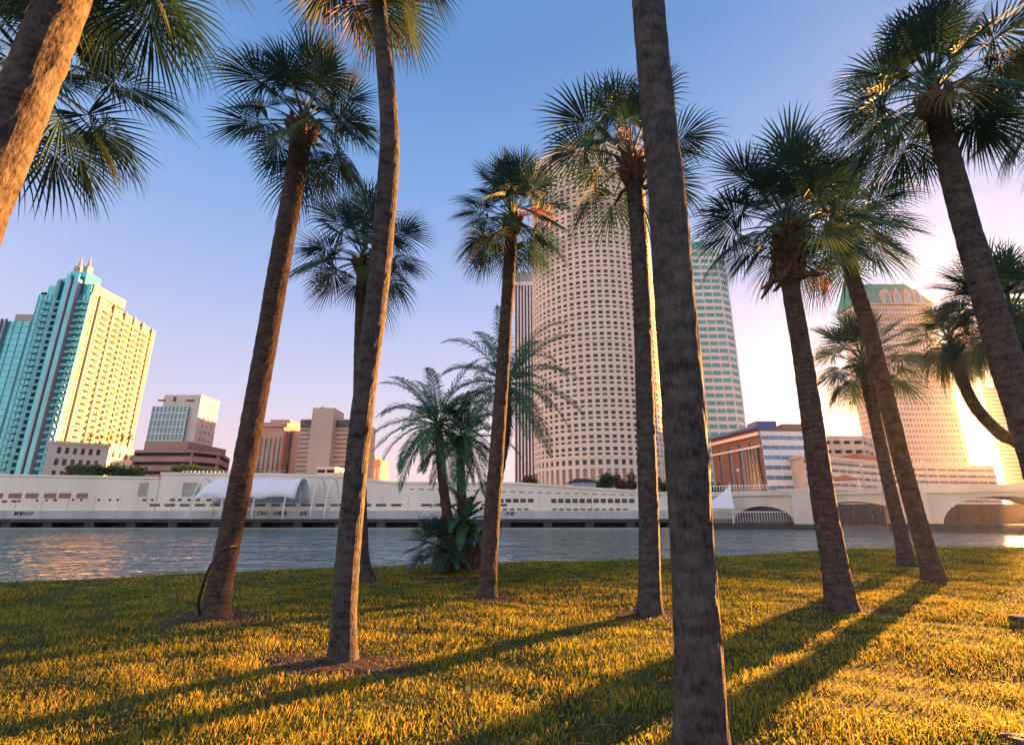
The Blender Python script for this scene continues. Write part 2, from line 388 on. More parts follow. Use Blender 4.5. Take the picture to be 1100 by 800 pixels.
for a0, a1, w, m_ in ((0.33, 0.40, 1.2, 'tealdark'), (0.50, 0.58, 1.6, 'tealglass'), (0.60, 0.63, 2.2, 'steel'), (0.66, 0.74, 1.6, 'tealglass'), (0.755, 0.775, 2.2, 'steel')):
    MB().obox(lerp2(Lf, A, a0), lerp2(Lf, A, a1), w, GZ, H1+(9 if m_ == 'tealglass' else 6), 0.66).build('glass_bay' if m_ != 'steel' else 'vertical_fin', M[m_], t)
# stepped crown
for (a0, a1, zt, m_) in ((0.12, 0.34, 3.5, 'tealglass'), (0.30, 0.52, 7.5, 'tealglass'), (0.46, 0.80, 11.5, 'tealglass'), (0.78, 0.96, 4.0, 'tealglass')):
    q0 = lerp2(Lf, A, a0); q1 = lerp2(Lf, A, a1); MB().prism([q0, q1, (q1[0], q1[1]+9), (q0[0], q0[1]+9)], H1-1.4+a0*.01, H1+zt).build('crown_step', M[m_], t)
for a0 in (0.50, 0.68):
    q = lerp2(Lf, A, a0); sp_ = MB(); sp_.box((q[0]-.6, q[1]+1, H1+11), (q[0]+2.0, q[1]+4, H1+15)); sp_.tube([(q[0]+.7, q[1]+2.5, H1+15), (q[0]+.7, q[1]+2.5, H1+17), (q[0]+.7, q[1]+2.5, H1+21)], [1.1, .6, .1], 8); sp_.build('spire', M['gold'], t)
MB().prism([(A[0]-12, A[1]+1), (A[0]-.5, A[1]+1), (A[0]-.5, A[1]+22), (A[0]-12, A[1]+22)], H1, H1+5).build('penthouse', M['gold'], t)
# balconies on the sunlit side, corner balconies on the glass side
balc = []
fh = (H1-GZ)/32
for col in (0.22, 0.40, 0.54, 0.68, 0.83):
    for j in range(2, 31): balc.append(('s', col, GZ+j*fh))
for col in (0.20, 0.44, 0.90):
    for j in range(1, 31): balc.append(('f', col, GZ+j*fh))
balc.sort(key=lambda b: (b[1], b[2])); rest = {'s': MB(), 'f': MB()}; cnt = {'s': 0, 'f': 0}
random.Random(3).shuffle(balc)
for (k_, c_, z_) in balc:
    if k_ == 's': a, b = lerp2(A, Bc, c_-0.035), lerp2(A, Bc, c_+0.035); w_ = 1.6; of = 0.0
    else: a, b = lerp2(Lf, A, c_-(0.05 if c_ < .8 else .08)), lerp2(Lf, A, c_+(0.05 if c_ < .8 else .08)); w_ = 1.5; of = 0.66
    mm = MB() if cnt[k_] < 50 else rest[k_]
    mm.obox(a, b, w_, z_, z_+0.22, of); mm.obox(a, b, 0.08, z_+0.22, z_+1.2, of+w_-.1)
    if cnt[k_] < 50: mm.build('balcony', M['gold'] if k_ == 's' else M['tealdark'], t)
    cnt[k_] += 1
for k_ in rest: o = rest[k_].build('balcony', M['gold'] if k_ == 's' else M['tealdark'], t); o['kind'] = 'stuff'
for c_ in (0.10, 0.30, 0.47, 0.61, 0.75, 0.92):
    a, b = lerp2(A, Bc, c_-0.006), lerp2(A, Bc, c_+0.006); MB().obox(a, b, 0.9, GZ, H1+.6, 0).build('pilaster', M['gold'], t)

# --- neighbour glass tower to its left
Y1b = 236; H1b = CH+ZR(345)*Y1b
t = thing('glass_tower', (-1.1*Y1b, Y1b+12, GZ), 'lower turquoise glass tower with a cream rooftop block at the left edge', 'tower')
x0, x1 = -1.17*Y1b, -1.035*Y1b
MB().prism([(x0, Y1b), (x1, Y1b), (x1, Y1b+30), (x0, Y1b+30)], GZ, H1b).build('glass_facade', M['tealglass'], t)
mul = MB()
for j in range(28): mul.obox((x0, Y1b), (x1, Y1b), 0.15, GZ+j*(H1b-GZ)/28, GZ+j*(H1b-GZ)/28+0.3, 0)
for i in range(9): mul.obox((x0+(x1-x0)*i/8-.15, Y1b), (x0+(x1-x0)*i/8+.15, Y1b), 0.22, GZ, H1b, 0)
mul.build('mullion_grid', M['tealdark'], t)
for a in (0.55, 0.62): MB().obox((x0+(x1-x0)*a, Y1b), (x0+(x1-x0)*a+.6, Y1b), 1.2, GZ, H1b+1, 0.22).build('vertical_fin', M['steel'], t)
MB().prism([(x0+20, Y1b+3), (x1-.5, Y1b+3), (x1-.5, Y1b+18), (x0+20, Y1b+18)], H1b, H1b+5).build('rooftop_block', M['gold'], t)
Yc = 330
t = thing('far_tower', (-1.09*Yc, Yc+10, GZ), 'partly hidden blue glass tower with grey sides behind the glass tower', 'tower')
x0, x1 = -1.2*Yc, -1.075*Yc; Hc = CH+ZR(368)*Yc
b_ = MB(); w_ = []; g_, l_ = ppos((x0, Yc), (x1, Yc), GZ); grid(b_, g_, l_, Hc-GZ, 8, 30, 0.8, 0.5, 0.3, wins=w_); b_.poly((x1, Yc, GZ), (x1, Yc+25, GZ), (x1, Yc+25, Hc), (x1, Yc, Hc)); b_.poly((x0, Yc, GZ), (x0, Yc+25, GZ), (x0, Yc+25, Hc), (x0, Yc, Hc)); b_.poly((x0, Yc+25, GZ), (x1, Yc+25, GZ), (x1, Yc+25, Hc), (x0, Yc+25, Hc)); roofcap(b_, [(x0, Yc), (x1, Yc), (x1, Yc+25), (x0, Yc+25)], Hc)
b_.build('wall', M['steel'], t); emit(w_, t, M['tealglass'], limit=60)

# --- generic building
def building(name, label, pts, z1, wall, glass, specs, z0=GZ, limit=100, cat='building', loc=None, cornice=None):
    """pts ccw footprint; specs: per-face None or dict for grid()"""
    cx = sum(p[0] for p in pts)/len(pts); cy = sum(p[1] for p in pts)/len(pts)
    t = thing(name, (cx, cy, z0), label, cat)
    b = MB(); w = []
    for i, p in enumerate(pts):
        q = pts[(i+1) % len(pts)]; g, l = ppos(p, q, z0); sp = specs[i] if i < len(specs) else None
        if sp: grid(b, g, l, z1-z0, wins=w, **sp)
        else: b.poly((*p, z0), (*q, z0), (*q, z1), (*p, z1))
    roofcap(b, pts, z1); b.build('wall', wall, t)
    if cornice:
        c = MB()
        for i, p in enumerate(pts): c.obox(p, pts[(i+1) % len(pts)], cornice, z1-cornice, z1+cornice*.8, 0.003+i*.002)
        c.build('cornice', wall, t)
    if w: emit(w, t, glass, limit=limit)
    return t
def rect(x0, x1, y0, y1): return [(x0, y0), (x1, y0), (x1, y1), (x0, y1)]

# arcaded podium building
P0 = (XR(52)*186, 186); P1 = (XR(118)*198, 198); P2 = (XR(170, 490)*238, 238); hz = CH+ZR(474)*186
t = building('podium_building', 'cream arcaded podium building with dark arched openings below the condo tower', [P0, P1, P2, (P2[0]-15, 239), (-.905*214, 214)], hz, M['cream'], M['darkglass'],
    [dict(nb=6, nf=5, wf=.5, hf=.55, depth=.5, mu=2, mv=.8), dict(nb=8, nf=5, wf=.4, hf=.55, depth=.5, mu=1, mv=.8)], cornice=0.6)
ar = MB()
for (a, b_, n, m_) in ((P0, P1, 6, 2), (P1, P2, 8, 1)):
    g, l = ppos(a, b_, hz-4.6)
    for i in range(n):
        u = m_+(l-2*m_)/n*(i+.5); r = (l-2*m_)/n*(.25 if n == 6 else .2)
        ar.poly(*[g(u+r*math.cos(PI*k/8), 0.45*0+1.6+1.0*math.sin(PI*k/8), -0.03) for k in range(9)])
ar.build('arch_heads', M['darkglass'], t)

# hotel with the green glass front
Yh = 200; x0, x1 = XR(158)*Yh, XR(207)*Yh; hh = CH+ZR(424)*Yh
t = building('glass_front_hotel', 'boxy hotel block with dark green glass front under a pale blank top', rect(x0+3, x1, Yh, Yh+13), hh, M['cream'], M['greyglass'], [None, dict(nb=3, nf=14, wf=.6, hf=.45, depth=.4, mu=2, mv=2)])
gz_ = MB(); gz_.obox((x0, Yh), (x1-4, Yh), 1.0, GZ, CH+ZR(437)*Yh, 0.01); gz_.build('glass_front', M['greenglass'], t)
gm = MB()
for i in range(10): gm.obox((x0+(x1-4-x0)*i/9-.15, Yh), (x0+(x1-4-x0)*i/9+.15, Yh), .3, GZ, CH+ZR(437)*Yh, 1.01)
zg_ = (CH+ZR(437)*Yh-GZ)/14
for j in range(14): gm.obox((x0, Yh), (x1-4, Yh), .2, GZ+j*zg_, GZ+j*zg_+.3, 1.01)
gm.build('mullion_grid', M['white'], t)
for px0, px1 in ((170, 178), (186, 189), (200, 209)): MB().obox((XR(px0, 430)*Yh, Yh), (XR(px1, 430)*Yh, Yh), .2, CH+ZR(431)*Yh, CH+ZR(430 if px0 != 186 else 427)*Yh+.3, 0.02).build('vent_slot', M['darkglass'], t)

# brown parking structure
Yp = 165
t = building('parking_structure', 'brown multi-level parking structure with long dark slots beside the green glass hotel', [(XR(145)*Yp, Yp), (XR(208)*Yp, Yp), (XR(238)*(Yp+8), Yp+8), (XR(236)*(Yp+20), Yp+28), (XR(145)*Yp, Yp+28)], CH+ZR(483)*Yp, M['brown'], M['black'],
    [dict(nb=1, nf=6, wf=.97, hf=.4, depth=1.2), dict(nb=1, nf=6, wf=.97, hf=.4, depth=1.2), dict(nb=1, nf=6, wf=.97, hf=.4, depth=1.2)])
MB().prism(rect(XR(150)*Yp, XR(197)*Yp, Yp+2, Yp+25), CH+ZR(483)*Yp, CH+ZR(473)*Yp).build('roof_block', M['brown'], t)

# pink tower, beige slab, small terrace block, small sunlit block
Yk = 215; hp = CH+ZR(456)*Yk
t = building('pink_tower', 'pinkish stone tower with paired teal window strips between two dark pilasters', rect(XR(268)*Yk, XR(303)*Yk, Yk, Yk+28), hp, M['pink'], M['greenglass'], [dict(nb=7, nf=1, wf=.4, hf=.8, depth=.5, mv=3)], cornice=1.0)
MB().prism(rect(XR(296)*Yk, XR(318)*Yk, Yk+4, Yk+26), GZ, CH+ZR(461)*Yk).build('side_wing', M['pink'], t)
MB().prism(rect(XR(306)*Yk, XR(308)*Yk, Yk+3, Yk+5), GZ, CH+ZR(461)*Yk).build('pilaster', M['darkglass'], t)
MB().prism(rect(XR(282)*Yk, XR(304)*Yk, Yk+4, Yk+20), hp, CH+ZR(449)*Yk).build('roof_block', M['pink'], t)
Ys = 200; hs = CH+ZR(450)*Ys
t = building('slab_tower', 'beige slab office tower with a blank central core rising above rows of windows', rect(XR(320)*Ys, XR(384)*Ys, Ys, Ys+25), hs, M['beige'], M['brown'], [dict(nb=1, nf=17, wf=.98, hf=.34, depth=.35, mv=2)])
MB().prism(rect(XR(336)*Ys, XR(359)*Ys, Ys-4, Ys+8), GZ, CH+ZR(440)*Ys).build('core', M['beige'], t)
MB().obox((XR(320)*Ys, Ys), (XR(384)*Ys, Ys), .4, hs-3.5, hs-.6, .02).build('top_window_band', M['darkglass'], t)
MB().prism(rect(XR(341)*Ys, XR(343)*Ys, Ys-1, Ys+1), CH+ZR(440)*Ys, CH+ZR(437)*Ys).build('rooftop_vent', M['steel'], t)
Yt = 150
t = building('terrace_block', 'small stepped white block with dark balcony slots in front of the beige tower', rect(XR(340, 505)*Yt, XR(360, 505)*Yt, Yt, Yt+14), CH+ZR(501)*Yt, M['cream'], M['black'], [dict(nb=2, nf=5, wf=.85, hf=.45, depth=1.0, mv=.3), dict(nb=2, nf=5, wf=.8, hf=.4, depth=.5, mv=.3)])
MB().prism(rect(XR(360, 505)*Yt, XR(373, 505)*Yt, Yt+1, Yt+13), GZ, CH+ZR(507)*Yt).build('lower_wing', M['cream'], t)
Yl = 290
t = building('low_office', 'small pinkish office block with sunlit right side seen left of the feathery palms', [(XR(380)*Yl, Yl), (XR(410)*Yl, Yl), (XR(419)*(Yl+22), Yl+22), (XR(380)*Yl, Yl+24)], CH+ZR(493)*Yl, M['pink'], M['greyglass'], [dict(nb=8, nf=1, wf=.5, hf=.75, depth=.4, mv=2), dict(nb=4, nf=6, wf=.4, hf=.4, depth=.3)])
MB().prism(rect(XR(386)*Yl, XR(402)*Yl, Yl+4, Yl+15), CH+ZR(493)*Yl, CH+ZR(488)*Yl).build('roof_block', M['pink'], t)

# dark striped tower behind the cylinder
Yd = 262; hd = CH+ZR(302)*Yd
t = building('striped_tower', 'dark tower with pale vertical stripes half hidden behind the cylinder', rect(XR(553)*Yd, XR(600)*Yd, Yd, Yd+30), hd, M['white'], M['darkglass'], [dict(nb=13, nf=1, wf=.62, hf=.97, depth=.5, mv=.5)])
MB().prism(rect(XR(553)*Yd-.3, XR(600)*Yd+.3, Yd-.6, Yd+30.5), hd, hd+5.5).build('roof_band', M['steel'], t)

# --- the cylinder
DC = 170; ac = R_(9.86); CXc, CYc = DC*math.sin(ac), DC*math.cos(ac); RC = 21.8; HCY = 128.0
t = thing('round_tower', (CXc, CYc, GZ), 'huge pale cylindrical office tower covered in rows of small square windows', 'tower')
def cpos(u, v, d, z0=GZ):
    a = u/RC; r = RC-d; return (CXc+r*math.sin(a), CYc-r*math.cos(a), z0+v)
circ = 2*PI*RC; wall = MB(); wins = []; lob = []
Zl = 13.5
grid(wall, lambda u, v, d: cpos(u, v, d), circ, 2.2, 60, 1, .6, .5, .5, wins=wins)
grid(wall, lambda u, v, d: cpos(u, v+2.2, d), circ, Zl-5.2, 60, 1, .56, .92, .8, wins=lob)
grid(wall, lambda u, v, d: cpos(u, v+Zl-3.0, d), circ, 3.0, 60, 1, .56, .5, .5, wins=wins)
nfl = 30; Hf = HCY-4-(GZ+Zl)
grid(wall, lambda u, v, d: cpos(u, v+Zl, d), circ, Hf, 60, nfl, .60, .3, .5, wins=wins, vopen=[(.14, .34), (.52, .82)])
z_top = GZ+Zl+Hf
for k in range(60):
    a0, a1 = k/60*circ, (k+1)/60*circ
    wall.poly(cpos(a0, z_top-GZ, 0), cpos(a1, z_top-GZ, 0), cpos(a1, HCY-GZ, 0), cpos(a0, HCY-GZ, 0))
wall.poly(*[cpos(k/60*circ, HCY-GZ-.3, .3) for k in range(60)])
wall.build('wall', M['tower'], t)
emit(lob, t, M['warmglass'], 'lobby_window', 40); emit(wins, t, M['darkglass'], 'window', 100)
for zz in (GZ+Zl-.2, GZ+Zl+Hf*.333, GZ+Zl+Hf*.667):
    cr_ = MB()
    for k in range(60): cr_.obox(cpos(k/60*circ, 0, 0)[:2], cpos((k+1)/60*circ, 0, 0)[:2], .16, zz-.12, zz+.12, 0)
    cr_.build('string_course', M['tower'], t)

# --- banded glass tower right of the big trunk
Yg = 230; hg = CH+ZR(268)*Yg
xl, xr_ = .36*Yg, .458*Yg
fp = [(xl, Yg), (xr_, Yg), (.4755*(Yg+4), Yg+4), (.4755*(Yg+4), Yg+36), (xl, Yg+36)]
t = building('banded_tower', 'tall slim tower of pale stone bands and pale green windows with chamfered corner', fp, hg, M['paleblue'], M['palegreen'], [dict(nb=5, nf=34, wf=.88, hf=.56, depth=.35, mv=1), dict(nb=1, nf=34, wf=.8, hf=.56, depth=.35, mv=1), dict(nb=7, nf=34, wf=.8, hf=.46, depth=.35, mv=1)], limit=100)
MB().prism([(xl, Yg+1), (xr_-4, Yg+1), (xr_-2, Yg+6), (xr_-2, Yg+30), (xl, Yg+30)], hg, hg+5).build('crown', M['palegreen'], t)

# --- brick office with ribbon-window front
Yb = 160; hb = CH+ZR(460)*Yb; cB = (XR(815, 460)*Yb, Yb); lB = (XR(763, 470)*188, 188); rB = (XR(872, 460)*Yb, Yb+1)
t = building('brick_office', 'brick office with white and blue banded front and a blue roof edge', [lB, cB, rB, (rB[0]+4, 190)], hb, M['brick'], M['blueglass'], [dict(nb=4, nf=1, wf=.30, hf=.74, depth=.4, mu=2, mv=1.0)], cornice=None)
fr = MB(); fw = []; g, l = ppos((cB[0], cB[1]-.6), (rB[0], rB[1]-.6), GZ); grid(fr, g, l, hb-GZ-1, 6, 7, .985, .42, .25, wins=fw, mv=.5)
fr.build('banded_front', M['white'], t); emit(fw, t, M['blueglass'], 'ribbon_window', 60)
MB().obox(lB, cB, .8, hb-2.2, hb-1.2, .01).obox(lB, cB, .6, hb-6, hb-5.4, .01).build('pale_string_course', M['white'], t)
gw = MB(); gw.obox(lerp2(lB, cB, .70), lerp2(lB, cB, .95), .5, GZ, hb-6, .02); gw.build('corner_glazing', M['darkglass'], t)
for a_ in (.735, .80, .86, .92): MB().obox(lerp2(lB, cB, a_), lerp2(lB, cB, a_+.012), .2, GZ, hb-6, .53).build('mullion', M['steel'], t)
rf = MB(); rf.obox(lB, cB, 1.2, hb, hb+.9, .0); rf.build('roof_edge', M['blueroof'], t)
MB().prism([(cB[0]+.1, Yb+1), (cB[0]+6.5, Yb+1), (cB[0]+6.5, Yb+8), (cB[0]+.1, Yb+8)], hb+.01, hb+2.6).build('roof_box', M['blueroof'], t)
MB().prism([(cB[0]+9, Yb+2), (cB[0]+16, Yb+2), (cB[0]+16, Yb+9), (cB[0]+9, Yb+9)], hb+.01, hb+1.8).build('plant_room', M['brown'], t)

# garage behind it
Yq = 212; hq = CH+ZR(468)*Yq
t = building('car_park', 'pale multi-storey car park with dark rectangular openings behind the leaning trunks', [(XR(828)*Yq, Yq), (XR(928)*Yq, Yq), (XR(942)*(Yq+10), Yq+12), (XR(942)*(Yq+10), Yq+40), (XR(828)*Yq, Yq+40)], hq, M['conc'], M['black'], [dict(nb=9, nf=7, wf=.72, hf=.36, depth=1.2, mv=.8), dict(nb=2, nf=7, wf=.7, hf=.36, depth=1.2, mv=.8)])

# long low convention wing with horizontal bands
c0 = (XR(862, 487)*150, 150); c1 = (XR(962, 497)*178, 178); c2 = (XR(1062, 500)*188, 186); hv = CH+ZR(489)*150
t = building('convention_wing', 'long low pale building with many horizontal window bands behind the bridge', [c0, c1, c2, (c2[0], 215), (c0[0]+8, 200)], hv, M['cream'], M['slate'], [dict(nb=12, nf=6, wf=.94, hf=.42, depth=.5, mv=.6), dict(nb=10, nf=6, wf=.94, hf=.42, depth=.5, mv=.6)], cornice=.5)
MB().prism([lerp2(c0, c1, .55), lerp2(c0, c1, .95), (lerp2(c0, c1, .95)[0], 182), (lerp2(c0, c1, .55)[0], 182)], hv+.6, hv+2.2).build('terracotta_roof', M['redtile'], t)

# --- green hipped-roof tower
Yr = 281; xa, xb = .746*Yr, .912*Yr; he = CH+ZR(327)*Yr; Db = 16
t = building('green_roof_tower', 'tall pale office tower with a green hipped roof and pointed gable windows', rect(xa, xb, Yr, Yr+Db), he, M['tower14'], M['slate'], [dict(nb=22, nf=36, wf=.6, hf=.5, depth=.4, mv=2, mu=2), dict(nb=14, nf=36, wf=.6, hf=.5, depth=.4, mv=2, mu=2), None, dict(nb=14, nf=36, wf=.6, hf=.5, depth=.4, mv=2, mu=2)], limit=100)
rd = MB(); zr = he+17.5; o_ = 1.0
a, b_, c_, d_ = (xa-o_, Yr-o_, he+.3), (xb+o_, Yr-o_, he+.3), (xb+o_, Yr+Db+o_, he+.3), (xa-o_, Yr+Db+o_, he+.3)
e, f = (xa+1.5, Yr+Db/2, zr), (xb-7, Yr+Db/2, zr)
rd.poly(a, b_, f, e); rd.poly(b_, c_, f); rd.poly(c_, d_, e, f); rd.poly(d_, a, e); rd.poly(d_, c_, b_, a); rd.build('roof', M['greenroof'], t)
MB().obox((xa, Yr), (xb, Yr), 1.2, he-8.6, he-7.8, .01).obox((xa, Yr), (xb, Yr), 1.4, he-.6, he+.3, .01).build('cornice', M['gold'], t)
for k_ in range(4):
    xc = xa+(xb-xa)*(.41+.132*k_); w2 = 2.5
    gb = MB(); pr = [(xc-w2, he-.6), (xc+w2, he-.6), (xc+w2, he+5), (xc, he+10), (xc-w2, he+5)]
    n0 = len(gb.v); gb.v += [(x, Yr-1.6, z) for x, z in pr]+[(x, Yr+9, z) for x, z in pr]
    gb.f += [(0, 1, 2, 3, 4), (9, 8, 7, 6, 5)]+[(i, (i+1) % 5, (i+1) % 5+5, i+5) for i in range(5)]
    g_ = gb.build('gable', M['gold'], t)
    MB().poly((xc-1.5, Yr-1.66, he+.2), (xc+1.5, Yr-1.66, he+.2), (xc+1.5, Yr-1.66, he+4.6), (xc, Yr-1.66, he+7.8), (xc-1.5, Yr-1.66, he+4.6)).build('pointed_window', M['blueglass'], g_)
for a_ in (.1, .3, .55, .8): MB().tube([(xa+(xb-xa)*a_+2, Yr+Db/2, zr-1), (xa+(xb-xa)*a_+2, Yr+Db/2, zr+3)], .12, 4).build('roof_mast', M['steel'], t)

# --- far brown tower right of the sun
Yf = 500
t = building('brown_tower', 'distant brown banded tower beside the low sun', [(.972*Yf, Yf), (1.04*Yf, Yf), (1.04*Yf+30, Yf+30), (.972*Yf+32, Yf+30)], CH+ZR(416)*Yf, M['brick'], M['greyglass'], [dict(nb=1, nf=30, wf=.96, hf=.45, depth=.4, mv=2), None, None, dict(nb=1, nf=30, wf=.96, hf=.45, depth=.4, mv=2)], limit=60)

# ------------------------------------------------------------------ quay wall and promenade
QY = 110
def qx(px, py=550): return XR(px, py)*QY
def qz(py): return CH+ZR(py)*QY
t = thing('promenade_wall', (qx(360), QY, -1), 'long cream riverside wall with rows of small dark windows across the water', 'wall')
prof = [(-160, 511), (0, 511), (168, 514), (169, 509), (290, 510), (372, 513), (420, 519), (560, 520), (722, 531)]
wb = MB(); n = len(prof)
for i in range(n-1):
    (a, za), (b_, zb) = [(qx(p, 530), qz(q)) for p, q in prof[i:i+2]]
    if b_-a < .3: b_ = a+.3
    zbase = qz(548)
    v = [(a, QY, zbase), (b_, QY, zbase), (b_, QY, zb), (a, QY, za), (a, QY+6, zbase), (b_, QY+6, zbase), (b_, QY+6, zb), (a, QY+6, za)]
    n0 = len(wb.v); wb.v += v; wb.f += [tuple(n0+i for i in q) for q in ((0,1,2,3),(3,2,6,7),(5,4,7,6),(1,5,6,2),(4,0,3,7))]
    if i not in (2,):
        cp = MB()
        cp.v = [(a, QY-.25, za-.05), (b_, QY-.25, zb-.05), (b_, QY-.25, zb+.4), (a, QY-.25, za+.4), (a, QY+1, za-.05), (b_, QY+1, zb-.05), (b_, QY+1, zb+.4), (a, QY+1, za+.4)]
        cp.f = [(0,1,2,3),(3,2,6,7),(0,1,5,4)]; cp.build('coping', M['wall'], t)
wb.build('wall', M['wall'], t)
MB().box((qx(-160), QY-.5, qz(557.6)), (qx(724), QY+5, qz(548))).build('lower_wall', M['wallgrey'], t)
jn = MB()
for k_ in range(56): x = qx(-155)+k_*4.0; jn.box((x, QY-.53, qz(557.6)), (x+.08, QY-.49, qz(548)-.02))
for k_ in range(40): x = qx(-155)+k_*5.6; jn.box((x, QY-.03, qz(548)), (x+.06, QY-.0, qz(532)))
jn.build('joint_lines', M['conc'], t)
def wpanel(px0, px1, py0, py1, m, name='window', d=.04):
    MB().box((qx(px0, py0), QY-d, qz(py1)), (qx(px1, py0), QY+.02, qz(py0))).build(name, m, t)
for a, b_ in ((-10, 4), (10, 24), (28, 42), (48, 61), (64, 77), (83, 95)): wpanel(a, b_, 529.5, 535.0, M['redglass'], 'red_window')
rw = random.Random(5)
for k_ in range(26):
    x = 2+k_*9.5+rw.uniform(-1.5, 1.5)
    if rw.random() < .8: wpanel(x, x+rw.choice((2.5, 4, 5.5)), 535.5+max(0, 60-x)*.03, 538+max(0, 60-x)*.03, M['darkglass'])
for k_ in range(24):
    x = 161+k_*16.2
    if 440 < x+5 < 446: continue
    wpanel(x, x+11, 541.0, 543.6, M['darkglass'])
for k_ in range(9): wpanel(535+k_*8.0, 541+k_*8.0, 535.5, 539.5, M['darkglass']) if k_ < 5 else None
for k_ in range(12): wpanel(592+k_*7.6, 597.6+k_*7.6, 535.5, 540, M['darkglass'])
for k_ in range(18): wpanel(540+k_*7.6, 545+k_*7.6, 546.0, 547.6, M['darkglass']) if not 3 < k_ < 7 else None
for k_ in range(28): wpanel(440+k_*9.8, 445.5+k_*9.8, 524.2+k_*.27, 525.9+k_*.27, M['conc'], 'parapet_slot')
for a, b_ in ((150, 160), (197, 216)): 
    MB().box((qx(a, 520), QY-.02, qz(533)), (qx(b_, 520), QY+.05, qz(518))).build('recess_shade', M['conc'], t)  # flat darker panel, the recess shade is put into its colour
# spray painted scrawls on the lower wall
for (pa, w_, sd) in ((18, 19, 1), (278, 9, 2), (296, 12, 3), (322, 8, 4), (543, 9, 5), (690, 8, 6)):
    rg = random.Random(sd); g_ = MB(); x = qx(pa, 552); xe = qx(pa+w_, 552); zc = (qz(553)+qz(550))/2
    while x < xe:
        w = rg.uniform(.25, .7); hgt = rg.uniform(.25, .5)
        g_.tube([(x, QY-.54, zc-hgt), (x+w*.3, QY-.54, zc+hgt), (x+w*.7, QY-.54, zc+hgt*.6), (x+w, QY-.54, zc-hgt*rg.random())], .07, 4); x += w*1.05
    g_.build('graffiti', M['black'], t)
# dark quay ledge on piers
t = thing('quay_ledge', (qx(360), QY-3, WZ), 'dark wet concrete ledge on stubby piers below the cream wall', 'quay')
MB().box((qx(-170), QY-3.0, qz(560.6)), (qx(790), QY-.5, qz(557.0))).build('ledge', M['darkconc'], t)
MB().box((qx(-170), QY+.4, WZ-2), (qx(790), QY+2, qz(557.4))).build('rear_wall', M['black'], t)  # black colour puts the shade into the gap under the ledge
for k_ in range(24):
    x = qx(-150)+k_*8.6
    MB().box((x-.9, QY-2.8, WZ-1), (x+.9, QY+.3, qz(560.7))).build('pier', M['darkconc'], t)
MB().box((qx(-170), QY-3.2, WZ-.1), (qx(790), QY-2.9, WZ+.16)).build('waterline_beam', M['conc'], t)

# railing above the wall on the left
t = thing('railing', (qx(230), QY+2, qz(509)), 'thin grey metal railing on top of the wall before the green trees', 'railing')
rl = MB()
for k_ in range(26): x = qx(182)+k_*.9; rl.box((x, QY+2, qz(511)), (x+.07, QY+2.07, qz(505)))
rl.build('post_row', M['steel'], t); MB().box((qx(182), QY+1.98, qz(505)), (qx(182)+23, QY+2.1, qz(505)+.1)).build('top_rail', M['steel'], t)

# tensile canopy
CY0, CY1 = 101.5, 109.3
t = thing('canopy', (qx(290), 105, qz(560)), 'white tensile fabric canopy on curved white hoops at the quay', 'canopy')
def hoop(x, lean=0.0, z1=None):
    zt = z1 or (CH+ZR(514)*105); zb = qz(560); pts = []
    for k in range(17):
        a = -0.5+ (PI+0.5)*k/16
        pts.append((x+lean*math.sin(max(0, a)), 105.4-3.9*math.cos(a), zb+1.4+(zt-zb-1.4)*math.sin(a) if a > 0 else zb+1.4+1.6*math.sin(a)))
    return pts
hx = [XR(p)*105 for p in (226, 257, 289, 320, 348, 362)]
for x in hx: MB().tube(hoop(x), .13, 6).build('hoop', M['white'], t)
cm = MB(); nu = 25; nv = 12; hx2 = XR(330)*105
zt = CH+ZR(514)*105; zb = qz(560)
for i in range(nu):
    u = i/(nu-1); x = XR(221)*105+(hx2-XR(221)*105)*u
    sc = abs(math.sin(u*3*PI)); end = max(0, 1-u*6)
    for j in range(nv):
        a = (0.42+.10*sc-.25*0)+((PI-.35)-(0.42+.10*sc))*j/(nv-1)
        xx = x + (2.5*math.sin(a)*(end**1.2)) - (1.8*math.cos(a) if u > .97 else 0)*0
        cm.v.append((xx, 105.4-4.05*math.cos(a), zb+1.4+(zt-zb-1.25)*math.sin(a)-.25*sc*math.sin(a)*.6-end*1.0*math.sin(a)))
for i in range(nu-1):
    for j in range(nv-1): cm.f.append((i*nv+j, (i+1)*nv+j, (i+1)*nv+j+1, i*nv+j+1))
o = cm.build('fabric', M['membrane'], t, smooth=True)
sd_ = o.modifiers.new('thick', 'SOLIDIFY'); sd_.thickness = .05
# small sail tent by the bridge
q = at(775, 545, 104); t = thing('sail_tent', (q.x, q.y, WZ+2), 'pointed white sail tent beside the left end of the bridge', 'tent')
sm = MB(); ap = at(784, 521, 104); bl_ = at(752, 545, 102); br = at(789, 546, 102); bk = at(772, 546, 109)
N = 8
def tri(a, b_, c):
    idx = {}
    for i in range(N+1):
        for j in range(N+1-i):
            u, v = i/N, j/N; p = a*(1-u-v)+b_*u+c*v
            sag = 1.6*(1-u-v)*(u+v); p = Vector((p.x*(1)+ (bk.x-p.x)*0, p.y, p.z-sag)); idx[i, j] = len(sm.v); sm.v.append(tuple(p))
    for i in range(N):
        for j in range(N-i):
            sm.f.append((idx[i, j], idx[i+1, j], idx[i, j+1]))
            if i+j < N-1: sm.f.append((idx[i+1, j], idx[i+1, j+1], idx[i, j+1]))
tri(ap, bl_, br); tri(ap, br, bk); tri(ap, bk, bl_); sm.build('fabric', M['membrane'], t, smooth=True)
MB().tube([(ap.x, ap.y+.3, WZ+1), (ap.x, ap.y+.1, ap.z+.4)], .12, 6).build('mast', M['white'], t)
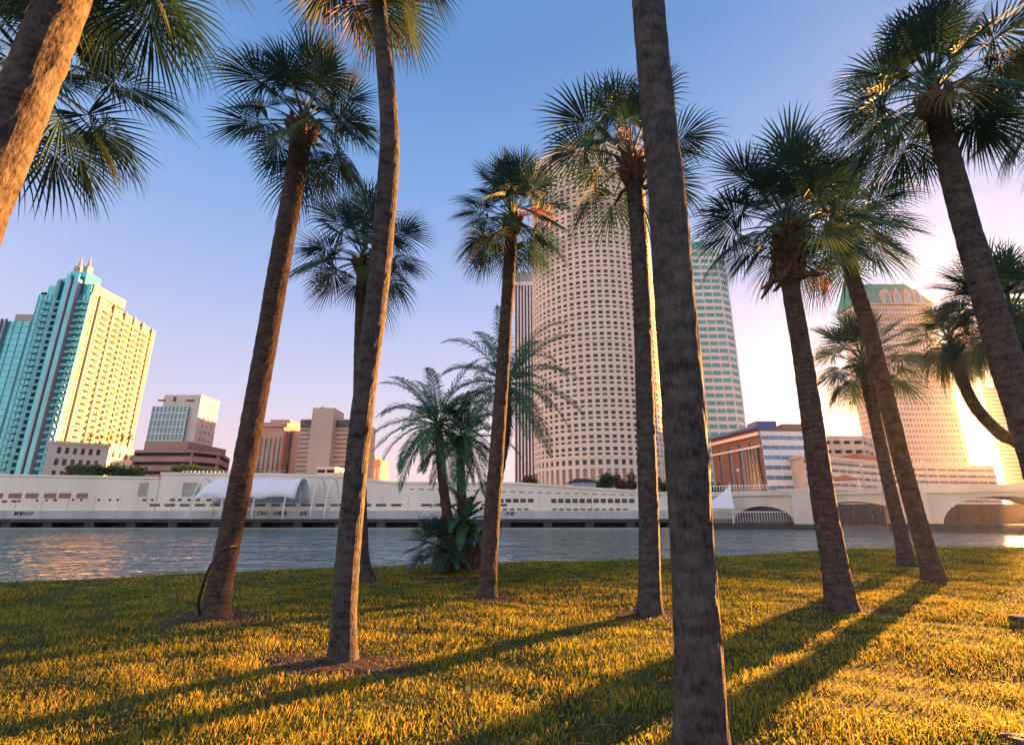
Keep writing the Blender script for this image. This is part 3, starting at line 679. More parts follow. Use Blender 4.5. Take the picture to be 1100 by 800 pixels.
# pale dock railing under the bridge's left arch
t = thing('dock_fence', (qx(800), 105, WZ+1), 'pale slatted dock fence running under the left bridge arch', 'fence')
df = MB(); x0, x1 = XR(752)*105, XR(853)*105
k_ = x0
while k_ < x1: df.box((k_, 105, WZ+1.2), (k_+.16, 105.08, WZ+3.2)); k_ += .55
df.build('slats', M['wallgrey'], t); MB().box((x0, 104.98, WZ+3.2), (x1, 105.12, WZ+3.4)).build('top_rail', M['white'], t)
MB().box((x0, 104.5, WZ-.5), (x1, 108, WZ+1.2)).build('base', M['darkconc'], t)
# glass kiosk and pavilion at the foot of the cylinder
p = at(625, 528, 122)
t = thing('kiosk', (p.x, p.y, 5), 'low glass pavilion with a dark flat hipped roof at the cylinder foot', 'pavilion')
z0 = qz(529)-.5; a, b_ = XR(612, 520)*122, XR(641, 520)*122; zk = CH+ZR(518)*122
MB().box((a+.5, 122, GZ), (b_-.3, 128, zk)).build('glass_walls', M['blueglass'], t)
k2 = MB(); k2.v = [(a-.4, 121, zk), (b_+.2, 121, zk), (b_+.2, 129, zk), (a-.4, 129, zk), (a+1.5, 123.5, zk+1), (b_-1.5, 123.5, zk+1), (b_-1.5, 126.5, zk+1), (a+1.5, 126.5, zk+1)]
k2.f = [(0,1,5,4),(1,2,6,5),(2,3,7,6),(3,0,4,7),(4,5,6,7),(3,2,1,0)]; k2.build('roof', M['black'], t)
for x in (a+.6, (a+b_)/2, b_-.5): MB().box((x-.1, 121.8, GZ), (x+.1, 122, zk)).build('post', M['white'], t)

# ------------------------------------------------------------------ bridge
BA = Vector((XR(782, 545)*109.5, 109.5)); BD = Vector((37, -25)).normalized(); BN = Vector((BD.y, -BD.x))   # BN: towards the viewer
BN = -BN if BN.y > 0 else BN
def b_s(px):                                             # distance along the bridge seen at pixel column px
    r = XR(px, 555); return (r*BA.y-BA.x)/(BD.x-r*BD.y)
def bp(s, z, d=0.0): q = BA+BD*s-BN*d; return (q.x, q.y, z)
zdk = 4.9; zpar = 6.0
t = thing('arch_bridge', (*bp(30, WZ)[:2], WZ), 'pale concrete arched bascule bridge crossing the river towards the right bank', 'bridge')
S0, S1, S2, S3, S4, S5 = b_s(789), b_s(852), b_s(884), b_s(946), b_s(1012), b_s(1150)
def under(s):
    if S0 < s < S1: u = (s-S0)/(S1-S0)*2-1; return WZ+1.3+(3.1)*math.sqrt(max(0, 1-u*u))
    if S2 < s < S3+1.2: u = (s-S2)/(S3+1.2-S2); return 2.6+.9*math.sin(u*PI)
    if S4 < s < S5: u = (s-S4)/(S5-S4)*2-1; return WZ+.9+(4.9)*math.sqrt(max(0, 1-abs(u)**2.2))
    return WZ-1
ss = sorted(set([-8]+[S0+(S1-S0)*(.5-.5*math.cos(PI*k/24)) for k in range(25)]+[S2+.001]+[S2+(S3+1.2-S2)*k/10 for k in range(11)]+[S4+(S5-S4)*(.5-.5*math.cos(PI*k/32)) for k in range(33)]+[S1+.01, S4-.01, S5+.01, S5+6, S5+60]))
sp = MB(); WD = 15
for a, b_ in zip(ss, ss[1:]):
    m_ = (a+b_)/2
    ua = under(a if under(m_) > WZ-.9 else m_); ub = under(b_ if under(m_) > WZ-.9 else m_)
    if under(m_) > WZ-.9:
        if under(a) < WZ-.5: ua = under(a+1e-4)
        if under(b_) < WZ-.5: ub = under(b_-1e-4)
    sp.poly(bp(a, ua), bp(b_, ub), bp(b_, zdk), bp(a, zdk)); sp.poly(bp(a, ua, WD), bp(b_, ub, WD), bp(b_, zdk, WD), bp(a, zdk, WD))
    sp.poly(bp(a, ua), bp(b_, ub), bp(b_, ub, WD), bp(a, ua, WD)); sp.poly(bp(a, zdk), bp(b_, zdk), bp(b_, zdk, WD), bp(a, zdk, WD))
for s_ in (S0, S1, S2, S3+1.2, S4, S5): sp.poly(bp(s_, WZ-1), bp(s_, WZ-1, WD), bp(s_, zdk-1.5, WD), bp(s_, zdk-1.5))
sp.build('span', M['bridge'], t)
def bslab(mb, s0, s1, z0, z1, d0, d1):
    q = [bp(s0, 0, d0)[:2], bp(s1, 0, d0)[:2], bp(s1, 0, d1)[:2], bp(s0, 0, d1)[:2]]; return mb.prism(q, z0, z1)
bslab(MB(), -8, S5+60, zdk-.1, zdk+.35, -.5, -.01).build('cornice', M['bridge'], t)
for (a, b_, nm, z1) in ((-8, S1-2, 'parapet', zpar-.2), (S3+2, S5+60, 'parapet', zpar)): bslab(MB(), a, b_, zdk+.35, z1, -.35, .05).build(nm, M['bridge'], t)
bslab(MB(), S1-2, S2+.4, zdk+.35, zpar+.1, -.6, .3).build('pylon', M['bridge'], t); bslab(MB(), S3+.2, S3+2, zdk+.35, zpar+.3, -.6, .3).build('pylon', M['bridge'], t)
bslab(MB(), S1+.3, S2-.3, WZ-1, zdk-.12, -.9, -.02).build('pier', M['bridge'], t); bslab(MB(), S3+1.5, S4-1.5, WZ-1, zdk-.12, -.9, -.02).build('pier', M['bridge'], t)
bslab(MB(), S1-.2, S2+.2, WZ-1, WZ+1.0, -1.8, -.91).build('fender', M['darkconc'], t); bslab(MB(), S3+.8, S5+1, WZ-1, WZ+1.3, -1.8, -.91).build('fender', M['darkconc'], t)
br_ = MB()
for k_ in range(28): s_ = -7+k_*(S1+4)/28*1.0; bslab(br_, s_, s_+.12, zdk+.9+.25, zdk+2.0, -.2, -.08)
br_.build('baluster', M['white'], t); bslab(MB(), -8, S1-2, zdk+2.0, zdk+2.15, -.24, -.04).build('handrail', M['white'], t)
bslab(MB(), S2+.5, S3+.2, zdk+1.3, zdk+1.42, -.24, -.04).build('handrail', M['steel'], t)
cr2 = []; qq = [bp((S2+S3)/2+dx, 0, 2+dy)[:2] for dx, dy in ((-2.6, -1.6), (2.6, -1.6), (2.6, 1.6), (-2.6, 1.6))]
for q in ((-2.2, -1.2), (2.2, -1.2), (2.2, 1.2), (-2.2, 1.2)):
    x_, y_ = bp((S2+S3)/2+q[0], 0, 2+q[1])[:2]; cr2.append(((x_-.12, y_-.12, zdk), (x_+.12, y_+.12, zdk+2.6)))
tt_ = thing('gazebo', (*bp((S2+S3)/2, 0, 2)[:2], zdk), 'small shelter with a red pitched roof standing on the bridge', 'shelter')
[MB().box(*c_).build('post', M['white'], tt_) for c_ in cr2]; ct = bp((S2+S3)/2, zdk+3.7, 2); rf = MB()
rf.v = [(q[0], q[1], zdk+2.6) for q in qq]+[ct]; rf.f = [(0,1,4),(1,2,4),(2,3,4),(3,0,4),(3,2,1,0)]; rf.build('roof', M['redtile'], tt_)
# street lamps on the bridge
def lamp(s_, lab):
    x, y, _ = bp(s_, 0, .8); l_ = thing('street_lamp', (x, y, zdk), lab, 'street lamp', 'street lamps on the bridge')
    MB().tube([(x, y, zdk), (x, y, zdk+.6), (x, y, zdk+5)], [.16, .09, .06], 6).build('pole', M['steel'], l_)
    MB().tube([(x, y, zdk+5), (x, y, zdk+5.15), (x, y, zdk+5.5), (x, y, zdk+5.75)], [.1, .26, .24, .05], 8).build('lantern', M['white'], l_)
lamp(b_s(798), 'slim street lamp above the left small arch of the bridge')
lamp(b_s(935), 'slim street lamp behind the twin leaning trunks on the bridge')
lamp(b_s(1004), 'slim street lamp just left of the large right arch')

# ------------------------------------------------------------------ haze
hm = bpy.data.materials.new('haze_air'); hm.use_nodes = True; hn = hm.node_tree; hn.nodes.remove(hn.nodes['Principled BSDF'])
pv = hn.nodes.new('ShaderNodeVolumePrincipled'); pv.inputs['Color'].default_value = (0.95, 0.93, 0.92, 1); pv.inputs['Density'].default_value = 0.00004; pv.inputs['Anisotropy'].default_value = 0.78
hn.links.new(pv.outputs[0], hn.nodes['Material Output'].inputs['Volume'])
struct(MB().box((-1000, -310, -5.6), (1000, 1000, 175)).build('haze', hm, org=(0, 0, 0)), 'stuff')  # thin haze added to spread a warm glow around the sun

# ------------------------------------------------------------------ broadleaf trees across the river
def set_rnd(me, vals):
    at_ = me.attributes.new('rnd', 'FLOAT', 'POINT'); at_.data.foreach_set('value', vals)
def blob_tree(name, x, y, z0, w, h, label, m, n=900, seed=0, group=None, cat='tree', ls=0.35):
    rg = random.Random(seed); t = thing(name, (x, y, z0), label, cat, group)
    MB().tube([(x, y, z0), (x+.1, y, z0+h*.3), (x-.1, y, z0+h*.6)], [h*.045, h*.035, h*.02], 7).build('trunk', M['bark2'], t)
    lobes = [(rg.uniform(-.33, .33)*w, rg.uniform(-.3, .3)*w, h*rg.uniform(.45, .82), rg.uniform(.16, .3)*w) for _ in range(9)]
    mb = MB(); vals = []
    for i in range(n):
        lx, ly, lz, lr = rg.choice(lobes); v = Vector((rg.gauss(0, 1), rg.gauss(0, 1), rg.gauss(0, .8))).normalized()*lr*rg.uniform(.5, 1.1)
        c = Vector((x+lx, y+ly, z0+lz))+v; a = Vector((rg.gauss(0, 1), rg.gauss(0, 1), rg.gauss(0, 1))).normalized(); b = a.orthogonal().normalized()
        s = ls*rg.uniform(.6, 1.3); r_ = rg.random()
        mb.poly(c-a*s, c-b*s*.55, c+a*s, c+b*s*.55); vals += [r_]*4
    o = mb.build('crown', m, t); set_rnd(o.data, vals); return t
zt1 = qz(512)
for i, (px, w, h) in enumerate(((80, 3.6, 3.4), (90, 4.2, 3.6), (102, 4.5, 3.4), (114, 4.4, 3.6), (126, 4.2, 3.6), (138, 4.0, 3.4), (149, 3.8, 2.8))):
    blob_tree('shade_tree', XR(px, 505)*120, 120, zt1-.6, w, h+.6, 'small round green trees in a clipped row before the podium building', M['tree'], 700, 20+i, 'row of small trees before the podium building', ls=.28)
for i, (px, w, h, lab) in enumerate(((193, 4.0, 4.4, 'dense green tree at the left end of the railing'), (206, 4.6, 4.6, 'rounded green tree behind the middle of the railing'), (219, 4.2, 3.8, 'lower green tree right of the railed rounded tree'), (232, 4.0, 3.6, 'green tree touching the left side of the hose-wrapped trunk'), (281, 3.0, 3.0, 'small green tree at the foot of the pink tower'))):
    blob_tree('shade_tree', XR(px, 505)*124, 124, zt1-.6, w, h+.2, lab, M['tree'], 800, 40+i, ls=.3)
for i, (px, w, h, lab, m_) in enumerate(((572, 5.5, 6.6, 'reddish tree at the left foot of the round tower', 'redtree'), (652, 6.5, 7.6, 'large dark green tree at the foot of the round tower', 'tree'), (670, 6.2, 7.2, 'reddish bushy tree beside the dark one before the round tower', 'redtree'), (706, 5.5, 6, 'green tree showing between the two trunks before the round tower', 'tree'), (768, 4, 4.5, 'small dark tree in front of the brick office', 'tree'))):
    blob_tree('street_tree', XR(px, 520)*126, 126, GZ, w, h+.6, lab, M[m_], 1300, 60+i, ls=.33)
for i, px in enumerate((97, 108, 118, 131, 139)):          # little palms on the podium roof
    x = XR(px, 470)*190; t = thing('roof_palm', (x, 190, hz), 'tiny palm on the podium roof terrace', 'palm', 'palms on the podium roof')
    MB().tube([(x, 190, hz-.5), (x+.2, 190, hz+2.2)], [.2, .15], 5).build('trunk', M['bark'], t)
    mb = MB(); vals = []; rg = random.Random(i)
    for k_ in range(16):
        a_ = rg.uniform(0, 2*PI); e_ = rg.uniform(-.3, 1.0); p_ = Vector((x+.2, 190, hz+2.2)); d = Vector((math.cos(a_)*math.cos(e_), math.sin(a_)*math.cos(e_), math.sin(e_)))
        q1 = p_+d*1.0; q2 = q1+(d*.9+Vector((0, 0, -.9))); s_ = d.cross(Vector((0, 0, 1))).normalized()*.28
        mb.poly(p_, q1-s_, q2, q1+s_); vals += [rg.random()]*4
    o = mb.build('crown', M['frond'], t); set_rnd(o.data, vals)

# ------------------------------------------------------------------ sabal palms
def catmull(pts, n):
    out = []; P = [pts[0]*2-pts[1]]+pts+[pts[-1]*2-pts[-2]]
    for i in range(1, len(P)-2):
        k = max(2, int(n*(P[i+1]-P[i]).length))
        for j in range(k):
            t = j/k; a, b, c, d = P[i-1], P[i], P[i+1], P[i+2]
            out.append(0.5*((2*b)+(c-a)*t+(2*a-5*b+4*c-d)*t*t+(3*b-a-3*c+d)*t**3))
    out.append(P[-2]); return out
def fan_leaf(mb, vals, base, az, el, Rt, rg, nseg=32, bend=1.0, tone=None):
    d = Vector((math.cos(az)*math.cos(el), math.sin(az)*math.cos(el), math.sin(el)))
    pl = Rt*rg.uniform(.46, .62); pts = [base.copy()]; p = base.copy()
    for i in range(5):
        p = p+d*(pl/5); d = (d+Vector((0, 0, -.10*bend*max(.15, math.cos(el))))).normalized(); pts.append(p.copy())
    w0 = .018*Rt
    n0 = len(mb.v); mb.tube(pts, [w0, w0*.8, w0*.65, w0*.55, w0*.5, w0*.45], 3, cap=False); vals += [.75]*(len(mb.v)-n0)
    s = d.cross(Vector((0, 0, 1)))
    if s.length < .15: s = Vector((math.sin(az), -math.cos(az), 0))
    s.normalize(); roll = rg.uniform(-.5, .5); nrm = s.cross(d).normalized()
    s = (s*math.cos(roll)+nrm*math.sin(roll)).normalized(); nrm = s.cross(d).normalized()
    R = Rt*rg.uniform(.50, .62); tn = tone if tone is not None else rg.random()*.6
    droop = rg.uniform(.06, .24)*bend; fold = rg.uniform(.05, .45); costa = R*.22
    for k in range(nseg):
        th = (-1+2*(k+.5)/nseg)*R_(122)+rg.uniform(-.03, .03)
        L = R*(.60+.40*math.cos(th*.62))*rg.uniform(.9, 1.06)
        c_, s_ = math.cos(th), math.sin(th)
        dr = (d*c_+s*s_+nrm*(fold*abs(s_)-.10)).normalized()
        st = p+d*costa*max(0, c_)-Vector((0, 0, 1))*costa*.12*max(0, c_)
        sd = (s*c_-d*s_).normalized(); up = dr.cross(sd).normalized()
        wm = L*(2*R_(122)/nseg)*.40*rg.uniform(.8, 1.05)
        v = max(0, min(1, tn+rg.uniform(-.1, .15)))
        n = len(mb.v)
        for (t, w) in ((.02, .2), (.42, 1.0), (.72, .55)):
            q = st+dr*(L*t)-Vector((0, 0, 1))*(droop*L*t*t*t*1.6)
            hw = wm*w*.5
            mb.v += [tuple(q-sd*hw+up*hw*.35), tuple(q-up*hw*.25), tuple(q+sd*hw+up*hw*.35)]
        q = st+dr*(L*.98)-Vector((0, 0, 1))*(droop*L*1.6)
        mb.v.append(tuple(q))
        for i in (0, 3): mb.f += [(n+i, n+i+1, n+i+4, n+i+3), (n+i+1, n+i+2, n+i+5, n+i+4)]
        mb.f += [(n+6, n+7, n+9), (n+7, n+8, n+9)]
        vals += [v]*10
def sabal(name, label, pts, Rpx=None, R=None, n=38, seed=0, boots=0.35, elmin=-50, seg=26, nseg=32, extra=None, bend=1.0, longboots=0):
    """pts: list of (Vector, width in metres) from base up"""
    rg = random.Random(seed); n = int(n*1.0); nseg = int(nseg*1.15)
    P = [p for p, w in pts]; base = P[0]; top = P[-1]
    if R is None: R = .92*Rpx*camd(top)/FL
    elmin = elmin*.6
    t = thing(name, tuple(base), label, 'palm tree')
    cen = catmull([Vector(p) for p in P], 12.0)
    L = [0.0]
    for a, b in zip(cen, cen[1:]): L.append(L[-1]+(b-a).length)
    Lp = [0.0]; acc = 0
    ls = [0.0]
    for a, b in zip(P, P[1:]): ls.append(ls[-1]+(b-a).length)
    ls = [l*L[-1]/ls[-1] for l in ls]
    rad = [float(np.interp(l, ls, [w/2*(.96 if w > .4 and seed == 11 else .88) for p, w in pts])) for l in L]
    rad = [r*(1+.30*math.exp(-l/.16)+.10*math.exp(-l/.6)) for r, l in zip(rad, L)]
    off = rg.uniform(0, 100)
    def rj(i, k, p):
        a = 2*PI*k/seg
        ringv = .009*math.sin(L[i]*2*PI/.13+1.5*mnoise.noise(Vector((math.cos(a)*1.2, math.sin(a)*1.2, L[i]*2+off))))
        return 1+ringv+.055*mnoise.noise(Vector((math.cos(a)*3, math.sin(a)*3, L[i]*6+off)))+.03*mnoise.noise(Vector((math.cos(a)*9, math.sin(a)*9, L[i]*22+off)))
    # below-ground root
    cen = [cen[0]-Vector((0, 0, .25))]+cen; rad = [rad[0]*1.05]+rad; L = [0]+L
    MB().tube(cen, rad, seg, rj=rj).build('trunk', M[{0: 'bark', 1: 'bark_warm', 2: 'bark_grey'}[seed % 3]], t, smooth=False)
    # leaf bases
    bm = MB(); tr = rad[-1]; ax = (P[-1]-P[-2]).normalized()
    nb = int(16+boots*55)
    for k in range(nb):
        a = k*2.399+rg.uniform(-.2, .2); h = -boots*(1-k/nb)*1.0; b0 = top+ax*(h+.02); o_ = Vector((math.cos(a), math.sin(a), 0)); side = Vector((-math.sin(a), math.cos(a), 0))*rg.choice((-1, 1))
        l_ = rg.uniform(.2, .34)*(R/1.9); sp = rg.uniform(.25, .75)
        q = [b0+o_*tr*.8, b0+o_*(tr*1.12+l_*.2*sp)+ax*l_*.5+side*l_*.15, b0+o_*(tr*1.15+l_*.62*sp)+ax*l_*.95+side*l_*.35]
        bm.tube(q, [.065, .05, .03], 5)
    for k in range(longboots):
        a = k*2*PI/longboots+rg.uniform(-.3, .3); b0 = top+ax*(-boots-.02+rg.uniform(-.05, .12)); o_ = Vector((math.cos(a), math.sin(a), 0)); dn = rg.uniform(-.35, .12)
        q = [b0+o_*tr*.7, b0+o_*(tr+.16)+Vector((0, 0, .05+dn*.2)), b0+o_*(tr+.32)+Vector((0, 0, dn*.6)), b0+o_*(tr+.44)+Vector((0, 0, dn))]
        bm.tube(q, [.075, .06, .045, .02], 6)
    bm.build('leaf_bases', M['boot'], t)
    mb = MB(); vals = []
    for k in range(n):
        f = (k+.5)/n
        el = R_(84-(84-elmin)*f**1.05)+rg.uniform(-.12, .12)
        az = k*2.39996+rg.uniform(-.25, .25)
        b0 = top+ax*(.30*R*(1-f)**1.5)*.7
        fan_leaf(mb, vals, b0, az, el, R*rg.uniform(.88, 1.08)*(1.0 if f < .8 else .88), rg, nseg, bend*(0.55+1.0*f), None if f < .8 or rg.random() < .45 else rg.choice((.5, .6, .7, .75, .8, .94)))
    o = mb.build('crown', M['frond'], t); set_rnd(o.data, vals)
    if extra:                                   # dry hanging flower stalks
        for (az, el, l_) in extra:
            mb = MB(); vals = []; p = top+ax*.1; d = Vector((math.cos(az)*math.cos(el), math.sin(az)*math.cos(el), math.sin(el))); pts_ = [p]
            for i in range(9):
                p = p+d*l_/9; d = (d+Vector((0, 0, -.22))).normalized(); pts_.append(p)
            mb.tube(pts_, [.015]*10, 4)
            for i in range(3, 10):
                for j in range(9):
                    v = Vector((rg.gauss(0, 1), rg.gauss(0, 1), rg.gauss(-.8, .6))).normalized(); e = pts_[i]+v*l_*.17; e2 = e+Vector((0, 0, -l_*.08)); s_ = v.orthogonal().normalized()*.012
                    mb.poly(pts_[i]-s_, pts_[i]+s_, e+s_, e-s_); mb.poly(e-s_, e+s_, e2)
            vals = [rg.random() for _ in mb.v]
            o = mb.build('flower_stalk', M['dead'], t); set_rnd(o.data, vals)
    return t
BASES = []
def palm(label, base, pix, Yb=None, top_dY=0.0, name='cabbage_palm', **kw):
    """base (px, py) on the ground or a Vector; pix: [(px, py, width_px), ...] from base up"""
    b = ghit(*base) if not isinstance(base, Vector) else base
    Yb = b.y; n = len(pix); pts = []
    for i, (px, py, w) in enumerate(pix):
        Y = Yb+top_dY*(i/(n-1)); p = at(px, py, Y) if i or not isinstance(base, Vector) else b
        if i == 0 and not isinstance(base, Vector): p = b
        pts.append((p, w*camd(p)/FL))
    BASES.append((b.x, b.y, pts[0][1]))
    print('PALM', label[:40], 'Y%.1f base w%.2f top z%.1f w%.2f' % (Yb, pts[0][1], pts[-1][0].z, pts[-1][1]))
    return sabal(name, label, pts, **kw)

palm('tall palm with a black hose tied round its lower trunk', (231, 664), [(231, 664, 29), (238, 620, 27), (262, 500, 26), (284, 380, 25), (303, 270, 24), (318, 185, 23), (325, 138, 25)], Rpx=94, n=38, seed=1, elmin=-58)
palm('palm with a curved S-shaped trunk, lit orange along its right edge', (368, 709), [(368, 709, 29), (372, 620, 29), (383, 500, 27), (393, 410, 27), (407, 300, 26), (417, 190, 25), (418, 130, 22), (411, 50, 19), (404, -20, 18), (401, -58, 19)], Rpx=122, n=40, seed=2, elmin=-70)
palm('palm whose trunk hides behind the S-curved trunk near the water', (392, 626), [(392, 626, 22), (388, 590, 17), (386, 480, 15), (387, 380, 15), (390, 285, 15)], Rpx=80, n=34, seed=3, elmin=-35)
palm('slim straight palm with a round compact crown left of the round tower', (523, 642), [(523, 642, 21), (528, 560, 20), (537, 440, 17), (545, 320, 15), (550, 240, 15)], Rpx=72, n=44, seed=4, extra=[(-.6, .5, 1.5)], elmin=-48)
palm('palm with open spiky crown and rust-coloured hanging stalk before the round tower', (698, 660), [(698, 660, 27), (697, 560, 24), (693, 440, 22), (689, 320, 20), (684, 235, 19), (679, 178, 20)], Rpx=100, n=27, seed=5, boots=.55, longboots=3, extra=[(-1.9, .5, 2.0), (-1.2, .3, 1.6)], elmin=-30)
palm('palm with shaggy crossed leaf stubs below its crown, right of the banded tower', (904, 656), [(904, 656, 32), (899, 620, 29), (885, 540, 27), (872, 450, 24), (860, 370, 21), (850, 310, 20), (846, 250, 24)], Rpx=100, n=40, seed=6, boots=1.15, longboots=8, elmin=-25)
palm('palm with a long trunk leaning left in front of the green-roofed tower', (1004, 625), [(1004, 625, 22), (993, 585, 20), (975, 520, 19), (955, 440, 18), (932, 350, 17), (915, 295, 16), (904, 252, 16)], Rpx=82, n=42, seed=7, elmin=-40)
palm('shorter palm with yellow-lit crown crossing behind the left-leaning trunk', (975, 609), [(975, 609, 18), (968, 575, 15), (955, 520, 14), (941, 455, 13), (928, 395, 13)], Rpx=64, n=34, seed=8, elmin=-50)
# palms whose base lies outside the picture
g = Vector((-6.9, 3.9, float(gz(-6.9, 3.9)))); 
palm('nearest left palm, its leaning trunk glowing orange, crown above the frame', Vector((-4.85, 3.45, float(gz(-4.85, 3.45)))), [(-240, 850, 60), (-112, 480, 55), (-62, 330, 53), (-11, 200, 51), (29, 100, 50), (68, 0, 48), (98, -80, 43)], Rpx=165, n=36, seed=9, elmin=-50, seg=40, nseg=36)
palm('palm half hidden behind the orange-lit trunk at top left', Vector((-6.2, 5.6, float(gz(-6.2, 5.6)))), [(-160, 700, 36), (-55, 380, 32), (-5, 220, 29), (34, 88, 27)], Rpx=138, n=36, seed=10, elmin=-60)
p8 = at(754, 834, 3.7); p8.z = float(gz(p8.x, 3.7))
palm('nearest and thickest palm trunk right of centre, its crown above the frame', p8, [(756, 834, 59), (750, 700, 55), (743, 580, 50), (737.5, 491, 51), (731, 400, 50), (723, 300, 47), (715.5, 199, 43), (710, 150, 41), (696, 0, 37), (672, -300, 28), (660, -420, 26)], R=1.9, n=30, seed=11, seg=72, elmin=-30)
p12 = at(1120, 500, 6.8); p12.z = float(gz(p12.x, p12.y))
palm('large palm with thick trunk at the right edge and a full high crown', p12, [(1180, 640, 38), (1118, 500, 36), (1085, 400, 33), (1060, 318, 29), (1036, 235, 26), (1016, 160, 24), (1004, 108, 24)], Rpx=104, n=46, seed=12, elmin=-45, seg=40)
palm('palm at the right edge, only its left fronds in view high up', Vector((12.1, 9.6, float(gz(12, 9.6)))), [(1260, 600, 24), (1190, 350, 22), (1135, 118, 20)], Rpx=90, n=34, seed=13, elmin=-50)
palm('palm with dark crown behind the thick right-edge trunk', Vector((14.4, 13.2, float(gz(14.4, 13.2)))), [(1170, 600, 24), (1120, 470, 22), (1088, 345, 20)], Rpx=82, n=44, seed=14, elmin=-40)
palm('low palm with curved trunk and drooping bushy crown near the sun', Vector((20.2, 17.5, float(gz(20.2, 17.5)))), [(1165, 600, 18), (1110, 490, 15), (1075, 466, 14), (1050, 440, 13), (1034, 410, 12), (1022, 372, 11)], Rpx=48, n=44, seed=15, elmin=-85, bend=2.2)

# ------------------------------------------------------------------ clump of feather palms
def feather(mb, vals, base, az, el, Lf_, rg):
    d = Vector((math.cos(az)*math.cos(el), math.sin(az)*math.cos(el), math.sin(el))); p = base.copy(); N_ = 16; pts = [p.copy()]; ds = [d.copy()]
    g_ = rg.uniform(.07, .12)
    for i in range(N_):
        p = p+d*(Lf_/N_); d = (d+Vector((0, 0, -g_*(.4+1.3*i/N_)))).normalized(); pts.append(p.copy()); ds.append(d.copy())
    n0 = len(mb.v); mb.tube(pts, [.028*(1-.75*i/N_) for i in range(N_+1)], 3, cap=False); vals += [.7]*(len(mb.v)-n0)
    tn = rg.random()*.7; m_ = 44
    for k in range(m_):
        t = .14+.86*(k+.5)/m_; fi = t*N_; i = min(N_-1, int(fi)); q = pts[i].lerp(pts[i+1], fi-i); dd = ds[i]
        s = dd.cross(Vector((0, 0, 1)))
        if s.length < .1: s = Vector((1, 0, 0))
        s.normalize(); up = s.cross(dd).normalized(); ll = Lf_*.17*math.sin(PI*min(1, .18+t*.85))**.7*rg.uniform(.85, 1.1)+.05
        for sg in (-1, 1):
            dr = (s*sg*.8+dd*(.55+.3*t)+up*rg.uniform(.05, .45)).normalized(); w = dr.cross(up).normalized()*.018
            e1 = q+dr*ll*.5; e2 = q+dr*ll+Vector((0, 0, -ll*rg.uniform(.15, .4)))
            n = len(mb.v); mb.v += [tuple(q-w*.5), tuple(q+w*.5), tuple(e1+w), tuple(e1-w), tuple(e2)]; mb.f += [(n, n+1, n+2, n+3), (n+3, n+2, n+4)]
            vals += [max(0, min(1, tn+rg.uniform(-.1, .2)))]*5
b0 = ghit(490, 613)
t = thing('feather_palm_clump', tuple(b0), 'clump of feathery date palms with several dark stems at the water edge', 'palm clump')
rg = random.Random(31)
for (pix, Lpx, nf, elm) in (([(487, 615), (484, 580), (476, 520), (470, 455)], 86, 32, -38), ([(500, 614), (497, 560), (495, 500), (498, 470)], 70, 26, -48), ([(505, 613), (520, 575), (534, 520), (545, 455), (544, 412)], 96, 34, -42), ([(494, 614), (492, 590), (500, 560)], 46, 22, -55), ([(482, 615), (479, 597)], 34, 16, -10)):
    dy = rg.uniform(-.4, .4); P = [at(x, y, b0.y+dy*i) for i, (x, y) in enumerate(pix)]; P[0] = Vector((P[0].x, b0.y, float(gz(P[0].x, b0.y))-.1)); cen = catmull(P, 8)
    m_ = len(cen)
    MB().tube(cen, [.20-.07*i/m_+.015*math.sin(i*2.1) for i in range(m_)], 12).build('stem', M['bark2'], t)
    mb = MB(); vals = []
    for k in range(nf):
        f = (k+.5)/nf; feather(mb, vals, cen[-1], k*2.39996+rg.uniform(-.3, .3), R_(72-(72-elm)*f)+rg.uniform(-.1, .1), Lpx*camd(cen[-1])/FL*rg.uniform(.85, 1.1), rg)
    o = mb.build('crown', M['date'], t); set_rnd(o.data, vals)
    sk = MB()
    for k in range(20):
        a = rg.uniform(0, 2*PI); h = rg.uniform(-.7, -.05); q = cen[-1]+Vector((math.cos(a)*.1, math.sin(a)*.1, h)); sk.tube([q, q+Vector((math.cos(a)*.16, math.sin(a)*.16, .1)), q+Vector((math.cos(a)*.25, math.sin(a)*.25, .25*rg.random()-.15))], [.05, .04, .02], 4)
    sk.build('leaf_bases', M['bark2'], t)
rt = MB()
for k in range(26):
    a = rg.uniform(0, 2*PI); r0 = rg.uniform(.1, .6); q = b0+Vector((math.cos(a)*r0+.15, math.sin(a)*r0*.6, -.05)); rt.tube([q+Vector((0, 0, rg.uniform(.2, .6))), q, q+Vector((math.cos(a)*.25, math.sin(a)*.2, -.06))], [.06, .05, .03], 5)
rt.build('root_mass', M['bark2'], t)
# short young fan palm at the foot of the clump
q0 = ghit(470, 616); t = thing('young_palm', tuple(q0), 'short young fan palm at the left foot of the feathery clump', 'palm tree')
MB().tube([q0-Vector((0, 0, .1)), q0+Vector((0, 0, .35)), q0+Vector((0, 0, .8))], [.2, .17, .14], 10).build('trunk', M['bark2'], t)
mb = MB(); vals = []
for k in range(26): fan_leaf(mb, vals, q0+Vector((0, 0, .8)), k*2.4, R_(80-105*(k+.5)/26), 1.15, rg, 22, .8)
o = mb.build('crown', M['frond'], t); set_rnd(o.data, vals)

# ------------------------------------------------------------------ hose round the trunk
t_b = ghit(231, 664); hp_ = []
for (px, py, dy) in ((216, 664, -.18), (213, 648, -.24), (217, 632, -.30), (223, 614, -.34), (230, 602, -.36), (237, 593, -.36), (245, 588, -.33), (252, 586.5, -.16), (254, 590, .06), (245, 593, .28), (234, 596, .1)):
    p = at(px, py, t_b.y+dy); hp_.append(p)
hp_[0].z = float(gz(hp_[0].x, hp_[0].y))+.03
tag(MB().tube(catmull(hp_, 14), .022, 7).build('hose', M['black'], smooth=True), 'black hose looped round the lower trunk of a tall palm', 'hose')

